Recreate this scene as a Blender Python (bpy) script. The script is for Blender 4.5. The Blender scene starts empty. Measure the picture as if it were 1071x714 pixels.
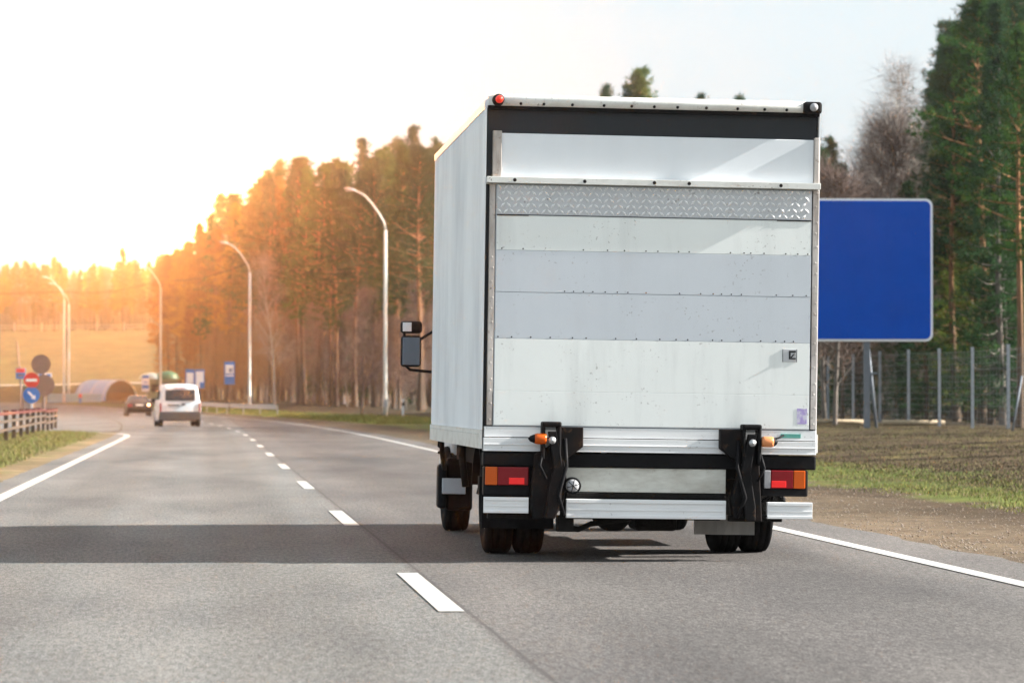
import bpy, bmesh, math, random
import numpy as np
from mathutils import Vector, Matrix

random.seed(7)
RNG = np.random.default_rng(11)
R = math.radians
PI = math.pi
S = bpy.context.scene
COL = S.collection

# ------------------------------------------------------------------ camera
W0, H0, F = 1071.0, 714.0, 3300.0
VPX, HORY, CAMH = 215.0, 417.0, 1.2
YAW = math.atan((535.5 - VPX) / F)
PITCH = math.atan((HORY - 357.0) / F)
cd = bpy.data.cameras.new('camera')
cam = bpy.data.objects.new('camera', cd)
COL.objects.link(cam)
cam.location = (0, 0, CAMH)
cam.rotation_euler = (PI / 2 + PITCH, 0, -YAW)
cd.sensor_width = 36
cd.lens = F * 36 / W0
cd.clip_start = 0.5
cd.clip_end = 6000
cd.dof.use_dof = True
cd.dof.focus_distance = 23.5
cd.dof.aperture_fstop = 4.5
S.camera = cam

# ------------------------------------------------------------------ light
SUN_EL, SUN_AZ = 27.5, 92.8          # degrees; azimuth clockwise from +Y (the road's direction)
world = bpy.data.worlds.new("World")
S.world = world
world.use_nodes = True
wn, wl = world.node_tree.nodes, world.node_tree.links
wn.clear()
wo = wn.new('ShaderNodeOutputWorld')
bg = wn.new('ShaderNodeBackground')
sky = wn.new('ShaderNodeTexSky')
sky.sky_type = 'NISHITA'
sky.sun_disc = False
sky.sun_elevation = R(SUN_EL)
sky.sun_rotation = R(SUN_AZ)
sky.dust_density = 4.0
sky.air_density = 1.2
bg.inputs['Strength'].default_value = 0.060
mx = wn.new('ShaderNodeMix'); mx.data_type = 'RGBA'
mx.inputs[0].default_value = 0.86
wl.new(sky.outputs[0], mx.inputs[6])
mx.inputs[7].default_value = (4.95, 5.6, 5.95, 1)       # thin high cloud veil
# added warm flare glow, low over the road ahead on the left
GLOW_PX = (140.0, 142.0)
def pix_dir(px, py):
    d = Vector(((px - 535.5) / F, (357.0 - py) / F, -1.0)).normalized()
    return (cam.rotation_euler.to_matrix() @ d).normalized()
gd = pix_dir(*GLOW_PX)
tc = wn.new('ShaderNodeTexCoord')
def lobe(n, col):
    dp = wn.new('ShaderNodeVectorMath'); dp.operation = 'DOT_PRODUCT'
    wl.new(tc.outputs['Generated'], dp.inputs[0]); dp.inputs[1].default_value = gd
    mxx = wn.new('ShaderNodeMath'); mxx.operation = 'MAXIMUM'; mxx.inputs[1].default_value = 0
    wl.new(dp.outputs['Value'], mxx.inputs[0])
    pw = wn.new('ShaderNodeMath'); pw.operation = 'POWER'; pw.inputs[1].default_value = n
    wl.new(mxx.outputs[0], pw.inputs[0])
    sc = wn.new('ShaderNodeVectorMath'); sc.operation = 'SCALE'; sc.inputs[0].default_value = col
    wl.new(pw.outputs[0], sc.inputs['Scale'])
    return sc.outputs[0]
a1 = wn.new('ShaderNodeVectorMath'); a1.operation = 'ADD'
a2 = wn.new('ShaderNodeVectorMath'); a2.operation = 'ADD'
wl.new(lobe(420, (6.0, 4.4, 2.6)), a1.inputs[0])
wl.new(lobe(5200, (2200.0, 800.0, 190.0)), a1.inputs[1])
wl.new(mx.outputs[2], a2.inputs[0]); wl.new(a1.outputs[0], a2.inputs[1])
wl.new(a2.outputs[0], bg.inputs['Color'])
wl.new(bg.outputs[0], wo.inputs['Surface'])

sd = bpy.data.lights.new('sun', 'SUN')
sd.energy = 5.0
sd.angle = R(0.6)
sd.color = (1.0, 0.955, 0.895)
sun = bpy.data.objects.new('sun', sd)
COL.objects.link(sun)
sv = Vector((math.sin(R(SUN_AZ)) * math.cos(R(SUN_EL)), math.cos(R(SUN_AZ)) * math.cos(R(SUN_EL)), math.sin(R(SUN_EL))))
sun.rotation_euler = sv.to_track_quat('Z', 'Y').to_euler()
sun.location = (60, 20, 60)

S.view_settings.view_transform = 'Standard'
S.view_settings.look = 'None'
S.view_settings.gamma = 1
S.view_settings.exposure = 1.62
S.cycles.max_bounces = 6
S.cycles.volume_bounces = 0
S.cycles.use_denoising = True

# ------------------------------------------------------------------ helpers
def lin(c):
    return tuple(((v / 255.0) / 12.92 if v / 255.0 < .04045 else ((v / 255.0 + .055) / 1.055) ** 2.4) for v in c)

def newmat(name):
    m = bpy.data.materials.new(name); m.use_nodes = True
    nt = m.node_tree; b = nt.nodes['Principled BSDF']
    return m, nt, b

def N(nt, t, **kw):
    n = nt.nodes.new(t)
    for k, v in kw.items():
        if k.startswith('i_'):
            key = k[2:]
            key = int(key) if key.isdigit() else key
            n.inputs[key].default_value = v
        else:
            setattr(n, k, v)
    return n

def coords(nt, kind='Object', scale=(1, 1, 1)):
    t = N(nt, 'ShaderNodeTexCoord'); mp = N(nt, 'ShaderNodeMapping')
    mp.inputs['Scale'].default_value = scale
    nt.links.new(t.outputs[kind], mp.inputs['Vector'])
    return mp.outputs[0]

def noise(nt, vec, scale, detail=4, rough=.6):
    n = N(nt, 'ShaderNodeTexNoise')
    n.inputs['Scale'].default_value = scale; n.inputs['Detail'].default_value = detail
    n.inputs['Roughness'].default_value = rough
    if vec is not None: nt.links.new(vec, n.inputs['Vector'])
    return n.outputs['Fac']

def ramp(nt, fac, a, b, ca=(0, 0, 0, 1), cb=(1, 1, 1, 1)):
    r = N(nt, 'ShaderNodeValToRGB')
    r.color_ramp.elements[0].position = a; r.color_ramp.elements[1].position = b
    r.color_ramp.elements[0].color = ca; r.color_ramp.elements[1].color = cb
    nt.links.new(fac, r.inputs[0])
    return r.outputs[0]

def mixc(nt, fac, a, b, mode='MIX'):
    m = N(nt, 'ShaderNodeMix', data_type='RGBA', blend_type=mode)
    for s, v in ((0, fac), (6, a), (7, b)):
        if hasattr(v, 'is_linked') or hasattr(v, 'links'):
            nt.links.new(v, m.inputs[s])
        elif s == 0:
            m.inputs[0].default_value = v
        else:
            m.inputs[s].default_value = (v[0], v[1], v[2], 1)
    return m.outputs[2]

def bump(nt, b, h, strength=.3, dist=.02):
    bp = N(nt, 'ShaderNodeBump'); bp.inputs['Strength'].default_value = strength
    bp.inputs['Distance'].default_value = dist
    nt.links.new(h, bp.inputs['Height']); nt.links.new(bp.outputs[0], b.inputs['Normal'])

def plain(name, c, rough=.5, metal=0, var=.15, nscale=6, bmp=0, spec=None, stretch=(1, 1, 1)):
    m, nt, b = newmat(name)
    v = coords(nt, 'Object', stretch)
    f = noise(nt, v, nscale)
    d = tuple(x * (1 - var) for x in c); e = tuple(min(1, x * (1 + var * .6)) for x in c)
    col = mixc(nt, ramp(nt, f, .3, .7), d, e)
    nt.links.new(col, b.inputs['Base Color'])
    b.inputs['Roughness'].default_value = rough; b.inputs['Metallic'].default_value = metal
    if spec is not None: b.inputs['Specular IOR Level'].default_value = spec
    if bmp: bump(nt, b, noise(nt, v, nscale * 5), bmp)
    return m

def painted(name, c, grime=(.28, .26, .24), g=.35, specks=.0, rust=.0, rough=.35, streak=(9, 9, .7), lo=.45, hi=.8, gs=1.0):
    """weathered paint: stretched grime streaks, small dark specks, rust spots"""
    m, nt, b = newmat(name)
    v = coords(nt, 'Object', streak)
    f = ramp(nt, noise(nt, v, gs, 6, .65), lo, hi)
    fm = N(nt, 'ShaderNodeMath', operation='MULTIPLY'); fm.inputs[1].default_value = g
    nt.links.new(f, fm.inputs[0])
    col = mixc(nt, fm.outputs[0], c, grime)
    v2 = coords(nt, 'Object')
    big = ramp(nt, noise(nt, v2, 1.7, 3), .35, .7)
    bm_ = N(nt, 'ShaderNodeMath', operation='MULTIPLY'); bm_.inputs[1].default_value = .12
    nt.links.new(big, bm_.inputs[0])
    col = mixc(nt, bm_.outputs[0], col, tuple(x * .72 for x in c))
    if specks:
        s = ramp(nt, noise(nt, v2, 42, 2, .5), .645, .69)
        msk = ramp(nt, noise(nt, v2, 3.1, 2), .5, .62)
        mm = N(nt, 'ShaderNodeMath', operation='MULTIPLY')
        nt.links.new(s, mm.inputs[0]); nt.links.new(msk, mm.inputs[1])
        m2 = N(nt, 'ShaderNodeMath', operation='MULTIPLY'); m2.inputs[1].default_value = specks
        nt.links.new(mm.outputs[0], m2.inputs[0])
        col = mixc(nt, m2.outputs[0], col, (.10, .07, .055))
    if rust:
        s = ramp(nt, noise(nt, v2, 13, 5, .75), .60, .68)
        m2 = N(nt, 'ShaderNodeMath', operation='MULTIPLY'); m2.inputs[1].default_value = rust
        nt.links.new(s, m2.inputs[0])
        col = mixc(nt, m2.outputs[0], col, (.16, .085, .045))
    nt.links.new(col, b.inputs['Base Color'])
    b.inputs['Roughness'].default_value = rough
    rr = ramp(nt, noise(nt, v2, 5, 4), .3, .8, (rough * .8,) * 3 + (1,), (min(1, rough * 1.5),) * 3 + (1,))
    nt.links.new(rr, b.inputs['Roughness'])
    bump(nt, b, noise(nt, v2, 2.2, 2), .12, .01)
    return m

def lamp_glass(name, c, emit=0.0):
    m, nt, b = newmat(name)
    v = coords(nt, 'Object')
    w = N(nt, 'ShaderNodeTexWave', bands_direction='X'); w.inputs['Scale'].default_value = 60
    nt.links.new(v, w.inputs['Vector'])
    col = mixc(nt, w.outputs['Fac'], tuple(x * .75 for x in c), c)
    nt.links.new(col, b.inputs['Base Color'])
    b.inputs['Roughness'].default_value = .3
    b.inputs['Coat Weight'].default_value = .08; b.inputs['Specular IOR Level'].default_value = .3
    if emit:
        b.inputs['Emission Color'].default_value = (*c, 1); b.inputs['Emission Strength'].default_value = emit
    return m

class MB:
    """collects shapes, then links them as one mesh object"""
    def __init__(s): s.v = []; s.f = []; s.sm = []; s.mi = []
    def add(s, vs, fs, smooth=False, mi=0):
        o = len(s.v); s.v += [tuple(v) for v in vs]
        for f in fs: s.f.append(tuple(i + o for i in f)); s.sm.append(smooth); s.mi.append(mi)
        return s
    def box(s, x0, x1, y0, y1, z0, z1, mi=0, M=None):
        vs = [Vector((x, y, z)) for x in (x0, x1) for y in (y0, y1) for z in (z0, z1)]
        if M is not None: vs = [M @ v for v in vs]
        return s.add(vs, [(0, 1, 3, 2), (4, 6, 7, 5), (0, 4, 5, 1), (2, 3, 7, 6), (0, 2, 6, 4), (1, 5, 7, 3)], mi=mi)
    def tube(s, pts, rad, n=8, cap=True, mi=0, smooth=True):
        pts = [Vector(p) for p in pts]
        rs = rad if isinstance(rad, (list, tuple)) else [rad] * len(pts)
        vs = []; fs = []
        up = None
        for i, p in enumerate(pts):
            d = (pts[min(i + 1, len(pts) - 1)] - pts[max(i - 1, 0)]).normalized()
            if up is None:
                up = Vector((0, 0, 1)) if abs(d.z) < .9 else Vector((1, 0, 0))
            a = d.cross(up).normalized(); b = a.cross(d).normalized(); up = b
            for k in range(n):
                t = 2 * PI * k / n
                vs.append(p + (a * math.cos(t) + b * math.sin(t)) * rs[i])
        for i in range(len(pts) - 1):
            for k in range(n):
                k2 = (k + 1) % n
                fs.append((i * n + k, i * n + k2, (i + 1) * n + k2, (i + 1) * n + k))
        s.add(vs, fs, smooth, mi)
        if cap:
            o = len(s.v) - len(vs)
            s.f.append(tuple(o + k for k in reversed(range(n)))); s.sm.append(False); s.mi.append(mi)
            s.f.append(tuple(o + (len(pts) - 1) * n + k for k in range(n))); s.sm.append(False); s.mi.append(mi)
        return s
    def lathe(s, prof, c, axis='X', n=32, mi=0, smooth=True):
        """prof: (r, a) pairs, a measured along the axis from c"""
        vs = []; fs = []
        for r_, a in prof:
            for k in range(n):
                t = 2 * PI * k / n; p, q = r_ * math.cos(t), r_ * math.sin(t)
                if axis == 'X': vs.append((c[0] + a, c[1] + p, c[2] + q))
                elif axis == 'Y': vs.append((c[0] + p, c[1] + a, c[2] + q))
                else: vs.append((c[0] + p, c[1] + q, c[2] + a))
        for i in range(len(prof) - 1):
            for k in range(n):
                k2 = (k + 1) % n
                fs.append((i * n + k, i * n + k2, (i + 1) * n + k2, (i + 1) * n + k))
        return s.add(vs, fs, smooth, mi)
    def prism(s, poly, a0, a1, axis='X', mi=0):
        """poly in the plane across the axis: axis X -> (y, z), Y -> (x, z), Z -> (x, y)"""
        n = len(poly); vs = []
        for a in (a0, a1):
            for p, q in poly:
                vs.append({'X': (a, p, q), 'Y': (p, a, q), 'Z': (p, q, a)}[axis])
        fs = [tuple(range(n)), tuple(range(2 * n - 1, n - 1, -1))]
        for k in range(n):
            k2 = (k + 1) % n
            fs.append((k, k + n, k2 + n, k2))
        return s.add(vs, fs, mi=mi)
    def loft(s, rings, mi=0, smooth=True, cap=True):
        n = len(rings[0]); vs = [p for r_ in rings for p in r_]; fs = []
        for i in range(len(rings) - 1):
            for k in range(n):
                k2 = (k + 1) % n
                fs.append((i * n + k, (i + 1) * n + k, (i + 1) * n + k2, i * n + k2))
        if cap:
            fs.append(tuple(range(n))); fs.append(tuple((len(rings) - 1) * n + k for k in reversed(range(n))))
        return s.add(vs, fs, smooth, mi)
    def build(s, name, mats, parent=None, bevel=0, M=None, seg=2, loc=None):
        me = bpy.data.meshes.new(name)
        vs = [tuple(M @ Vector(v)) for v in s.v] if M is not None else s.v
        me.from_pydata(vs, [], s.f)
        me.polygons.foreach_set('use_smooth', s.sm)
        if not isinstance(mats, (list, tuple)): mats = [mats]
        for m in mats: me.materials.append(m)
        if len(mats) > 1: me.polygons.foreach_set('material_index', s.mi)
        me.update()
        bm = bmesh.new(); bm.from_mesh(me); bmesh.ops.recalc_face_normals(bm, faces=bm.faces); bm.to_mesh(me); bm.free()
        o = bpy.data.objects.new(name, me); COL.objects.link(o)
        if parent is not None: o.parent = parent
        if loc is not None: o.location = loc
        if bevel:
            b = o.modifiers.new('bevel', 'BEVEL'); b.width = bevel; b.segments = seg; b.limit_method = 'ANGLE'; b.angle_limit = R(35)
            b.harden_normals = False
        return o

def tag(o, label=None, cat=None, group=None, kind=None):
    if label: o['label'] = label
    if cat: o['category'] = cat
    if group: o['group'] = group
    if kind: o['kind'] = kind
    return o

def thing(name, label, cat, loc=(0, 0, 0), rz=0, group=None):
    o = bpy.data.objects.new(name, None); COL.objects.link(o)
    o.location = loc; o.rotation_euler = (0, 0, rz); o.empty_display_size = .3
    return tag(o, label, cat, group)

def fastmesh(name, verts, tris, mats, mi=None, smooth=False, quads=False):
    """numpy arrays -> mesh data"""
    me = bpy.data.meshes.new(name)
    k = tris.shape[1]
    me.vertices.add(len(verts)); me.vertices.foreach_set('co', verts.astype(np.float32).ravel())
    me.loops.add(tris.size); me.loops.foreach_set('vertex_index', tris.astype(np.int32).ravel())
    me.polygons.add(len(tris))
    me.polygons.foreach_set('loop_start', np.arange(0, tris.size, k, dtype=np.int32))
    me.polygons.foreach_set('loop_total', np.full(len(tris), k, dtype=np.int32))
    if smooth: me.polygons.foreach_set('use_smooth', np.ones(len(tris), dtype=bool))
    for m in mats: me.materials.append(m)
    if mi is not None: me.polygons.foreach_set('material_index', mi.astype(np.int32))
    me.update(calc_edges=True)
    return me

# ------------------------------------------------------------------ the lie of the land
def sstep(a, b, x):
    t = max(0.0, min(1.0, (x - a) / (b - a))); return t * t * (3 - 2 * t)

def curve(Y):
    if Y < 90: return 0.0
    if Y < 200: return -(Y - 90) ** 2 / 3600
    y = min(Y, 330) - 200
    c = -3.361 - .0611 * y - y * y / 1600
    if Y > 330: c -= (.0611 + 130 / 800) * (Y - 330) * .6
    return c

def height(u, Y, bumps=True):
    z = .8 * sstep(215, 372, Y) + 1.85 * sstep(374, 408, Y)
    if Y > 385: z += 11.6 * sstep(385, 640, Y) + 9 * sstep(622, 720, Y)
    s = 0.0
    if u > 9: s += .32 * sstep(9, 24, u) + .5 * sstep(26, 70, u)
    if u < -18: s += .6 * sstep(-18, -60, u) if False else .5 * sstep(18, 60, -u)
    if -7 < u < -3.2 and Y < 113: s += .07 * math.sin((u + 7) / 3.8 * PI)
    if bumps and (u > 7 or u < -18):
        s += .05 * math.sin(u * .5 + Y * .11) * math.sin(Y * .17 + u * .2) * sstep(7, 12, abs(u))
    return z + s - .02

def wp(u, Y, dz=0.0):
    return Vector((u + curve(Y), Y, height(u, Y) + dz))

def px_xy(px, Y):
    """world X of the thing seen at picture column px, at distance Y along the road"""
    a = math.atan((px - 535.5) / F) + YAW
    return math.tan(a) * Y
def proj(x, y, z):
    d = y * math.cos(YAW) + x * math.sin(YAW); r = x * math.cos(YAW) - y * math.sin(YAW)
    return 535.5 + F * r / d, HORY - F * (z - CAMH) / d

# terrain grid in road coordinates
us = [-400, -300, -200, -140, -100, -75, -60, -50, -42, -36, -31, -27, -24, -21, -18.5, -17, -16.2, -15.5, -12, -9, -7.6] \
    + [round(-7.2 + .35 * i, 2) for i in range(14)] + [-2.2, 0, 2, 4, 5.4] + [round(5.75 + .45 * i, 2) for i in range(44)] \
    + [26, 27, 28.5, 30, 32, 35, 39, 44, 50, 60, 75, 100, 140, 200, 300, 380]
ys = [-60, -40, -20, -8, 0, 6] + [8 + .9 * i for i in range(125)] + [121 + 2.2 * i for i in range(60)] + [256 + 6 * i for i in range(70)] + [690, 740, 785]
verts = []; cols = []
GRN = (.11, .13, .035); GRD = (.12, .10, .045); BRN = (.085, .062, .038); BRN2 = (.06, .042, .028); GRV = (.125, .096, .074); SAND = (.24, .18, .12)
FLOOR = (.065, .05, .033); STRAW = (.16, .125, .055); GRV_SHADE = (.10, .072, .052)
def lerp3(a, b, t): return tuple(p + (q - p) * t for p, q in zip(a, b))
def zone(u, Y):
    j = random.uniform(-1, 1)
    w = .35 * math.sin(Y * .8) + .25 * math.sin(Y * 2.1 + 1) + j * .35
    if u > 5:
        if Y > 150:
            c = GRV if u < 9.0 + w else (GRN if u < 13 + w else (BRN if u < 17 + w else FLOOR))
        else:
            if u < 8.9 + w * .8: c = lerp3(tuple(q_ * 1.12 for q_ in GRV), tuple(q_ * .75 for q_ in GRV_SHADE), sstep(6.6, 8.6, u + w * .9))  # darker towards the grass: shade painted into the gravel colour
            elif u < 11.6 + w: c = GRN if random.random() < .75 else GRD
            elif u < 24.5: c = lerp3(BRN, BRN2, random.random()) if random.random() < .8 else GRD
            else: c = lerp3(FLOOR, BRN2, random.random() * .5)
    elif u > -7.4 and Y < 116:
        e = min(u + 7.4, -2.9 - u)
        c = SAND if e < .45 + .2 * w else (GRN if random.random() < .6 else GRD)
        if -3.9 < u < -3.2: c = lerp3(c, SAND, .5)
    else:
        c = GRD if random.random() < .6 else BRN
        if u < -22: c = lerp3(GRD, BRN, random.random())
    if Y > 330: c = lerp3(c, STRAW, sstep(330, 400, Y) * (.85 if u < 125 else .3) * random.uniform(.8, 1.1))
    return c
for Y in ys:
    for u in us:
        verts.append((u + curve(Y), Y, height(u, Y)))
        cols.append((*zone(u, Y), 1))
nu = len(us)
q = np.array([[j * nu + i, j * nu + i + 1, (j + 1) * nu + i + 1, (j + 1) * nu + i] for j in range(len(ys) - 1) for i in range(nu - 1)])

m_ground, nt, b = newmat('ground')
at = N(nt, 'ShaderNodeAttribute', attribute_name='zone')
v = coords(nt, 'Object')
f1 = noise(nt, v, 1.3, 8, .7); f2 = noise(nt, v, 14, 6, .75)
c1 = mixc(nt, ramp(nt, f1, .3, .7), (.62, .60, .56), (1.3, 1.28, 1.2))
f0 = noise(nt, coords(nt, 'Object', (1, .35, 1)), .22, 5, .65)
cc0 = mixc(nt, ramp(nt, f0, .35, .65), (.66, .68, .64), (1.22, 1.2, 1.12))
c2 = mixc(nt, ramp(nt, f2, .3, .72), (.55, .53, .5), (1.35, 1.35, 1.35))
cc = mixc(nt, 1.0, at.outputs['Color'], c1, 'MULTIPLY'); cc = mixc(nt, 1.0, cc, c2, 'MULTIPLY'); cc = mixc(nt, 1.0, cc, cc0, 'MULTIPLY')
nt.links.new(cc, b.inputs['Base Color']); b.inputs['Roughness'].default_value = 1; b.inputs['Specular IOR Level'].default_value = .1
bump(nt, b, f2, .45, .04)
me = fastmesh('ground', np.array(verts), q, [m_ground])
ca = me.color_attributes.new('zone', 'FLOAT_COLOR', 'POINT'); ca.data.foreach_set('color', np.array(cols, dtype=np.float32).ravel())
g = bpy.data.objects.new('ground', me); COL.objects.link(g); tag(g, kind='structure')

# roads
m_road, nt, b = newmat('asphalt')
v = coords(nt, 'Object')
fine = noise(nt, coords(nt, 'Object', (1, .13, 1)), 140, 3, .75)
fine2 = noise(nt, coords(nt, 'Object', (1, .16, 1)), 34, 3, .7)
sp = ramp(nt, fine, .36, .66, (.075, .0735, .0705, 1), (.262, .257, .244, 1))
sp2 = ramp(nt, fine2, .35, .65, (.70, .70, .70, 1), (1.25, 1.25, 1.25, 1))
col = mixc(nt, 1.0, sp, sp2, 'MULTIPLY')
patch = ramp(nt, noise(nt, coords(nt, 'Object', (1, .22, 1)), .55, 5, .6), .34, .66, (.70, .70, .715, 1), (1.16, 1.15, 1.13, 1))
col = mixc(nt, 1.0, col, patch, 'MULTIPLY')
sep = N(nt, 'ShaderNodeSeparateXYZ'); nt.links.new(v, sep.inputs[0])
def band(x0, half, soft):
    s1 = N(nt, 'ShaderNodeMath', operation='SUBTRACT'); nt.links.new(sep.outputs[0], s1.inputs[0]); s1.inputs[1].default_value = x0
    s2 = N(nt, 'ShaderNodeMath', operation='ABSOLUTE'); nt.links.new(s1.outputs[0], s2.inputs[0])
    mr = N(nt, 'ShaderNodeMapRange', interpolation_type='SMOOTHSTEP'); nt.links.new(s2.outputs[0], mr.inputs['Value'])
    mr.inputs['From Min'].default_value = half; mr.inputs['From Max'].default_value = half + soft
    mr.inputs['To Min'].default_value = 1; mr.inputs['To Max'].default_value = 0
    return mr.outputs[0]
def scaled(fac, k):
    m = N(nt, 'ShaderNodeMath', operation='MULTIPLY'); nt.links.new(fac, m.inputs[0]); m.inputs[1].default_value = k; return m.outputs[0]
wob = noise(nt, coords(nt, 'Object', (1, .06, 1)), 3, 3)
gt = N(nt, 'ShaderNodeMapRange', interpolation_type='SMOOTHSTEP'); nt.links.new(sep.outputs[0], gt.inputs['Value'])
gt.inputs['From Min'].default_value = 1.40; gt.inputs['From Max'].default_value = 1.46
col = mixc(nt, gt.outputs[0], col, mixc(nt, 1.0, col, (.80, .765, .77), 'MULTIPLY'))          # the right lane is an older, darker laying
for x0 in (2.45, 4.2, -1.4, .45):
    col = mixc(nt, scaled(band(x0, .25, .35), .34), col, mixc(nt, 1.0, col, (.6, .58, .57), 'MULTIPLY'))
col = mixc(nt, scaled(band(3.3, .25, .5), .4), col, mixc(nt, 1.0, col, (.62, .60, .6), 'MULTIPLY'))
col = mixc(nt, scaled(band(1.478, .005, .014), .55), col, (.05, .046, .043))                    # seam between the layings
nt.links.new(col, b.inputs['Base Color'])
b.inputs['Roughness'].default_value = .9; b.inputs['Specular IOR Level'].default_value = .12
bump(nt, b, noise(nt, v, 85, 3, .8), .5, .006)

def strip(name, ua, ub, ylist, dz, mat, nx=4, jit=0, kind='structure'):
    vs = []; n = nx + 1
    for Y in ylist:
        a, b_ = ua(Y), ub(Y)
        for i in range(n):
            u = a + (b_ - a) * i / nx
            if jit and i == nx: u += random.uniform(-jit, jit)
            if jit and i == 0: u += random.uniform(-jit, jit) * .5
            vs.append((u + curve(Y), Y, height(0, Y, False) + .02 + dz))
    fs = np.array([[j * n + i, j * n + i + 1, (j + 1) * n + i + 1, (j + 1) * n + i] for j in range(len(ylist) - 1) for i in range(nx)])
    me = fastmesh(name, np.array(vs), fs, [mat])
    o = bpy.data.objects.new(name, me); COL.objects.link(o); tag(o, kind=kind); return o
C_ = lambda k: (lambda Y: k)
yr = [-50, -20, 0, 10] + [12 + .5 * i for i in range(200)] + [112.5 + 3 * i for i in range(80)] + [355, 370]
strip('road', C_(-2.95), C_(5.95), yr, 0, m_road, 6, .06)
# the paved gap past the end of the median, joining the other carriageway
strip('opposite_road', C_(-16), C_(-7.25), [-50] + [i * 8 for i in range(47)], .002, m_road, 4)
strip('junction', C_(-7.25), lambda Y: -3.0, [117, 119] + [120 + 5 * i for i in range(50)], .001, m_road, 3)
strip('junction', lambda Y: -7.25, lambda Y: -5.9 + (Y - 111.5) * .5, [111.5, 113, 115, 117], .001, m_road, 2)

m_paint, nt, b = newmat('road_paint')
v = coords(nt, 'Object')
f = noise(nt, v, 26, 6, .85); f3 = noise(nt, v, 4, 4)
w_ = ramp(nt, f, .34, .46, (.30, .29, .27, 1), (.45, .44, .415, 1))
nt.links.new(mixc(nt, ramp(nt, f3, .3, .7), mixc(nt, 1.0, w_, (.86, .85, .83), 'MULTIPLY'), w_), b.inputs['Base Color'])
b.inputs['Roughness'].default_value = .6
ym = [8 + 1.5 * i for i in range(120)] + [190 + 4 * i for i in range(40)]
strip('edge_marking', C_(5.19), C_(5.34), ym, .006, m_paint, 1)
strip('edge_marking', C_(-2.56), C_(-2.38), [y for y in ym if y < 98.5], .006, m_paint, 1)
# the left edge line hooks round the nose of the median
mb = MB(); hook = [(-2.47, 98), (-2.5, 102), (-2.62, 106), (-3.0, 110), (-3.9, 113.5), (-5.2, 116), (-6.6, 117.2)]
for (u0, y0), (u1, y1) in zip(hook[:-1], hook[1:]):
    d = Vector((u1 - u0, y1 - y0)).normalized(); n_ = Vector((d.y, -d.x)) * .1
    mb.add([(u0 - n_.x, y0 - n_.y, .0065), (u0 + n_.x, y0 + n_.y, .0065), (u1 + n_.x, y1 + n_.y, .0065), (u1 - n_.x, y1 - n_.y, .0065)], [(0, 1, 2, 3)])
tag(mb.build('edge_marking', m_paint), kind='structure')
strip('edge_marking', C_(-7.75), C_(-7.6), [8 + 5 * i for i in range(22)], .006, m_paint, 1)
mb = MB()
Yd = 5.6
while Yd < 330:
    a, b_ = Yd, Yd + 3.95
    mb.add([(1.31 + curve(a), a, height(0, a, False) + .026), (1.455 + curve(a), a, height(0, a, False) + .026), (1.455 + curve(b_), b_, height(0, b_, False) + .026), (1.31 + curve(b_), b_, height(0, b_, False) + .026)], [(0, 1, 2, 3)])
    Yd += 12.15
tag(mb.build('lane_marking', m_paint), kind='structure')
# dark transverse strips across the carriageway
m_xstrip = plain('bitumen', (.035, .033, .03), .6, var=.2)
mb = MB()
for Y, wd in ((63.5, .16), (92, .28), (128, .5)):
    n = 14
    for i in range(n):
        u0, u1 = -2.9 + 8.8 * i / n, -2.9 + 8.8 * (i + 1) / n
        w1 = .08 * math.sin(i * 1.3); w2 = .08 * math.sin((i + 1) * 1.3)
        x0, x1 = u0 + curve(Y), u1 + curve(Y)
        mb.add([(x0, Y + w1, .004), (x1, Y + w2, .004), (x1, Y + wd + w2, .004), (x0, Y + wd + w1, .004)], [(0, 1, 2, 3)])
tag(mb.build('road_joint', m_xstrip), kind='structure')
# pale farm track along the foot of the straw field
m_track = plain('track', (.48, .42, .33), .95, var=.2)
vs = []
for i in range(30):
    x = -110 + i * 5
    for Y in (404, 409):
        u = x - curve(Y); vs.append((x, Y, height(u, Y) + .12))
tag(MB().add(vs, [(2 * i, 2 * i + 2, 2 * i + 3, 2 * i + 1) for i in range(29)]).build('farm_track', m_track), kind='structure')

# ------------------------------------------------------------------ common materials
M_black = plain('black_plastic', (.008, .008, .0095), .6, var=.35, nscale=9, bmp=.1, spec=.12)
M_chassis = plain('dirty_chassis', (.010, .009, .0085), .85, var=.5, nscale=7, bmp=.4, spec=.2)
M_rusty = painted('rusty_black_steel', (.007, .007, .008), grime=(.045, .022, .014), g=.6, rust=.3, rough=.6, streak=(4, 4, 3))
M_rubber = plain('tyre_rubber', (.011, .011, .0115), .9, var=.3, nscale=12, bmp=.2, spec=.05)
M_rusty.node_tree.nodes['Principled BSDF'].inputs['Specular IOR Level'].default_value = .12
M_alu = painted('aluminium_bumper', (.80, .81, .82), grime=(.36, .36, .36), g=.4, specks=.3, rough=.42, streak=(1.5, 6, 22))
M_white = painted('white_lift_panel', (.86, .89, .875), grime=(.45, .46, .46), g=.4, specks=.38, rough=.4, streak=(5, 5, .6), lo=.5)
M_bluegrey = painted('grey_lift_panel', (.59, .63, .68), grime=(.47, .50, .54), g=.35, specks=.35, rough=.4, streak=(5, 5, .7), lo=.45)
M_top = painted('upper_panel_paint', (.79, .825, .865), grime=(.64, .67, .71), g=.3, rough=.35, streak=(3, 3, .6))
M_side = painted('side_panel_paint', (.93, .94, .955), grime=(.50, .51, .55), g=.4, rough=.3, streak=(9, 1.1, .5), lo=.42, hi=.66)
M_side.node_tree.nodes['Principled BSDF'].inputs['Specular IOR Level'].default_value = .0
M_rail = painted('worn_rail_paint', (.77, .77, .74), grime=(.32, .27, .23), g=.55, specks=.7, rust=.35, rough=.4, streak=(4, 4, 8))
M_chan = painted('worn_channel_paint', (.62, .58, .55), grime=(.22, .17, .14), g=.8, specks=.8, rust=.55, rough=.5, streak=(6, 6, 1.2), lo=.4, hi=.65)
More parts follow.
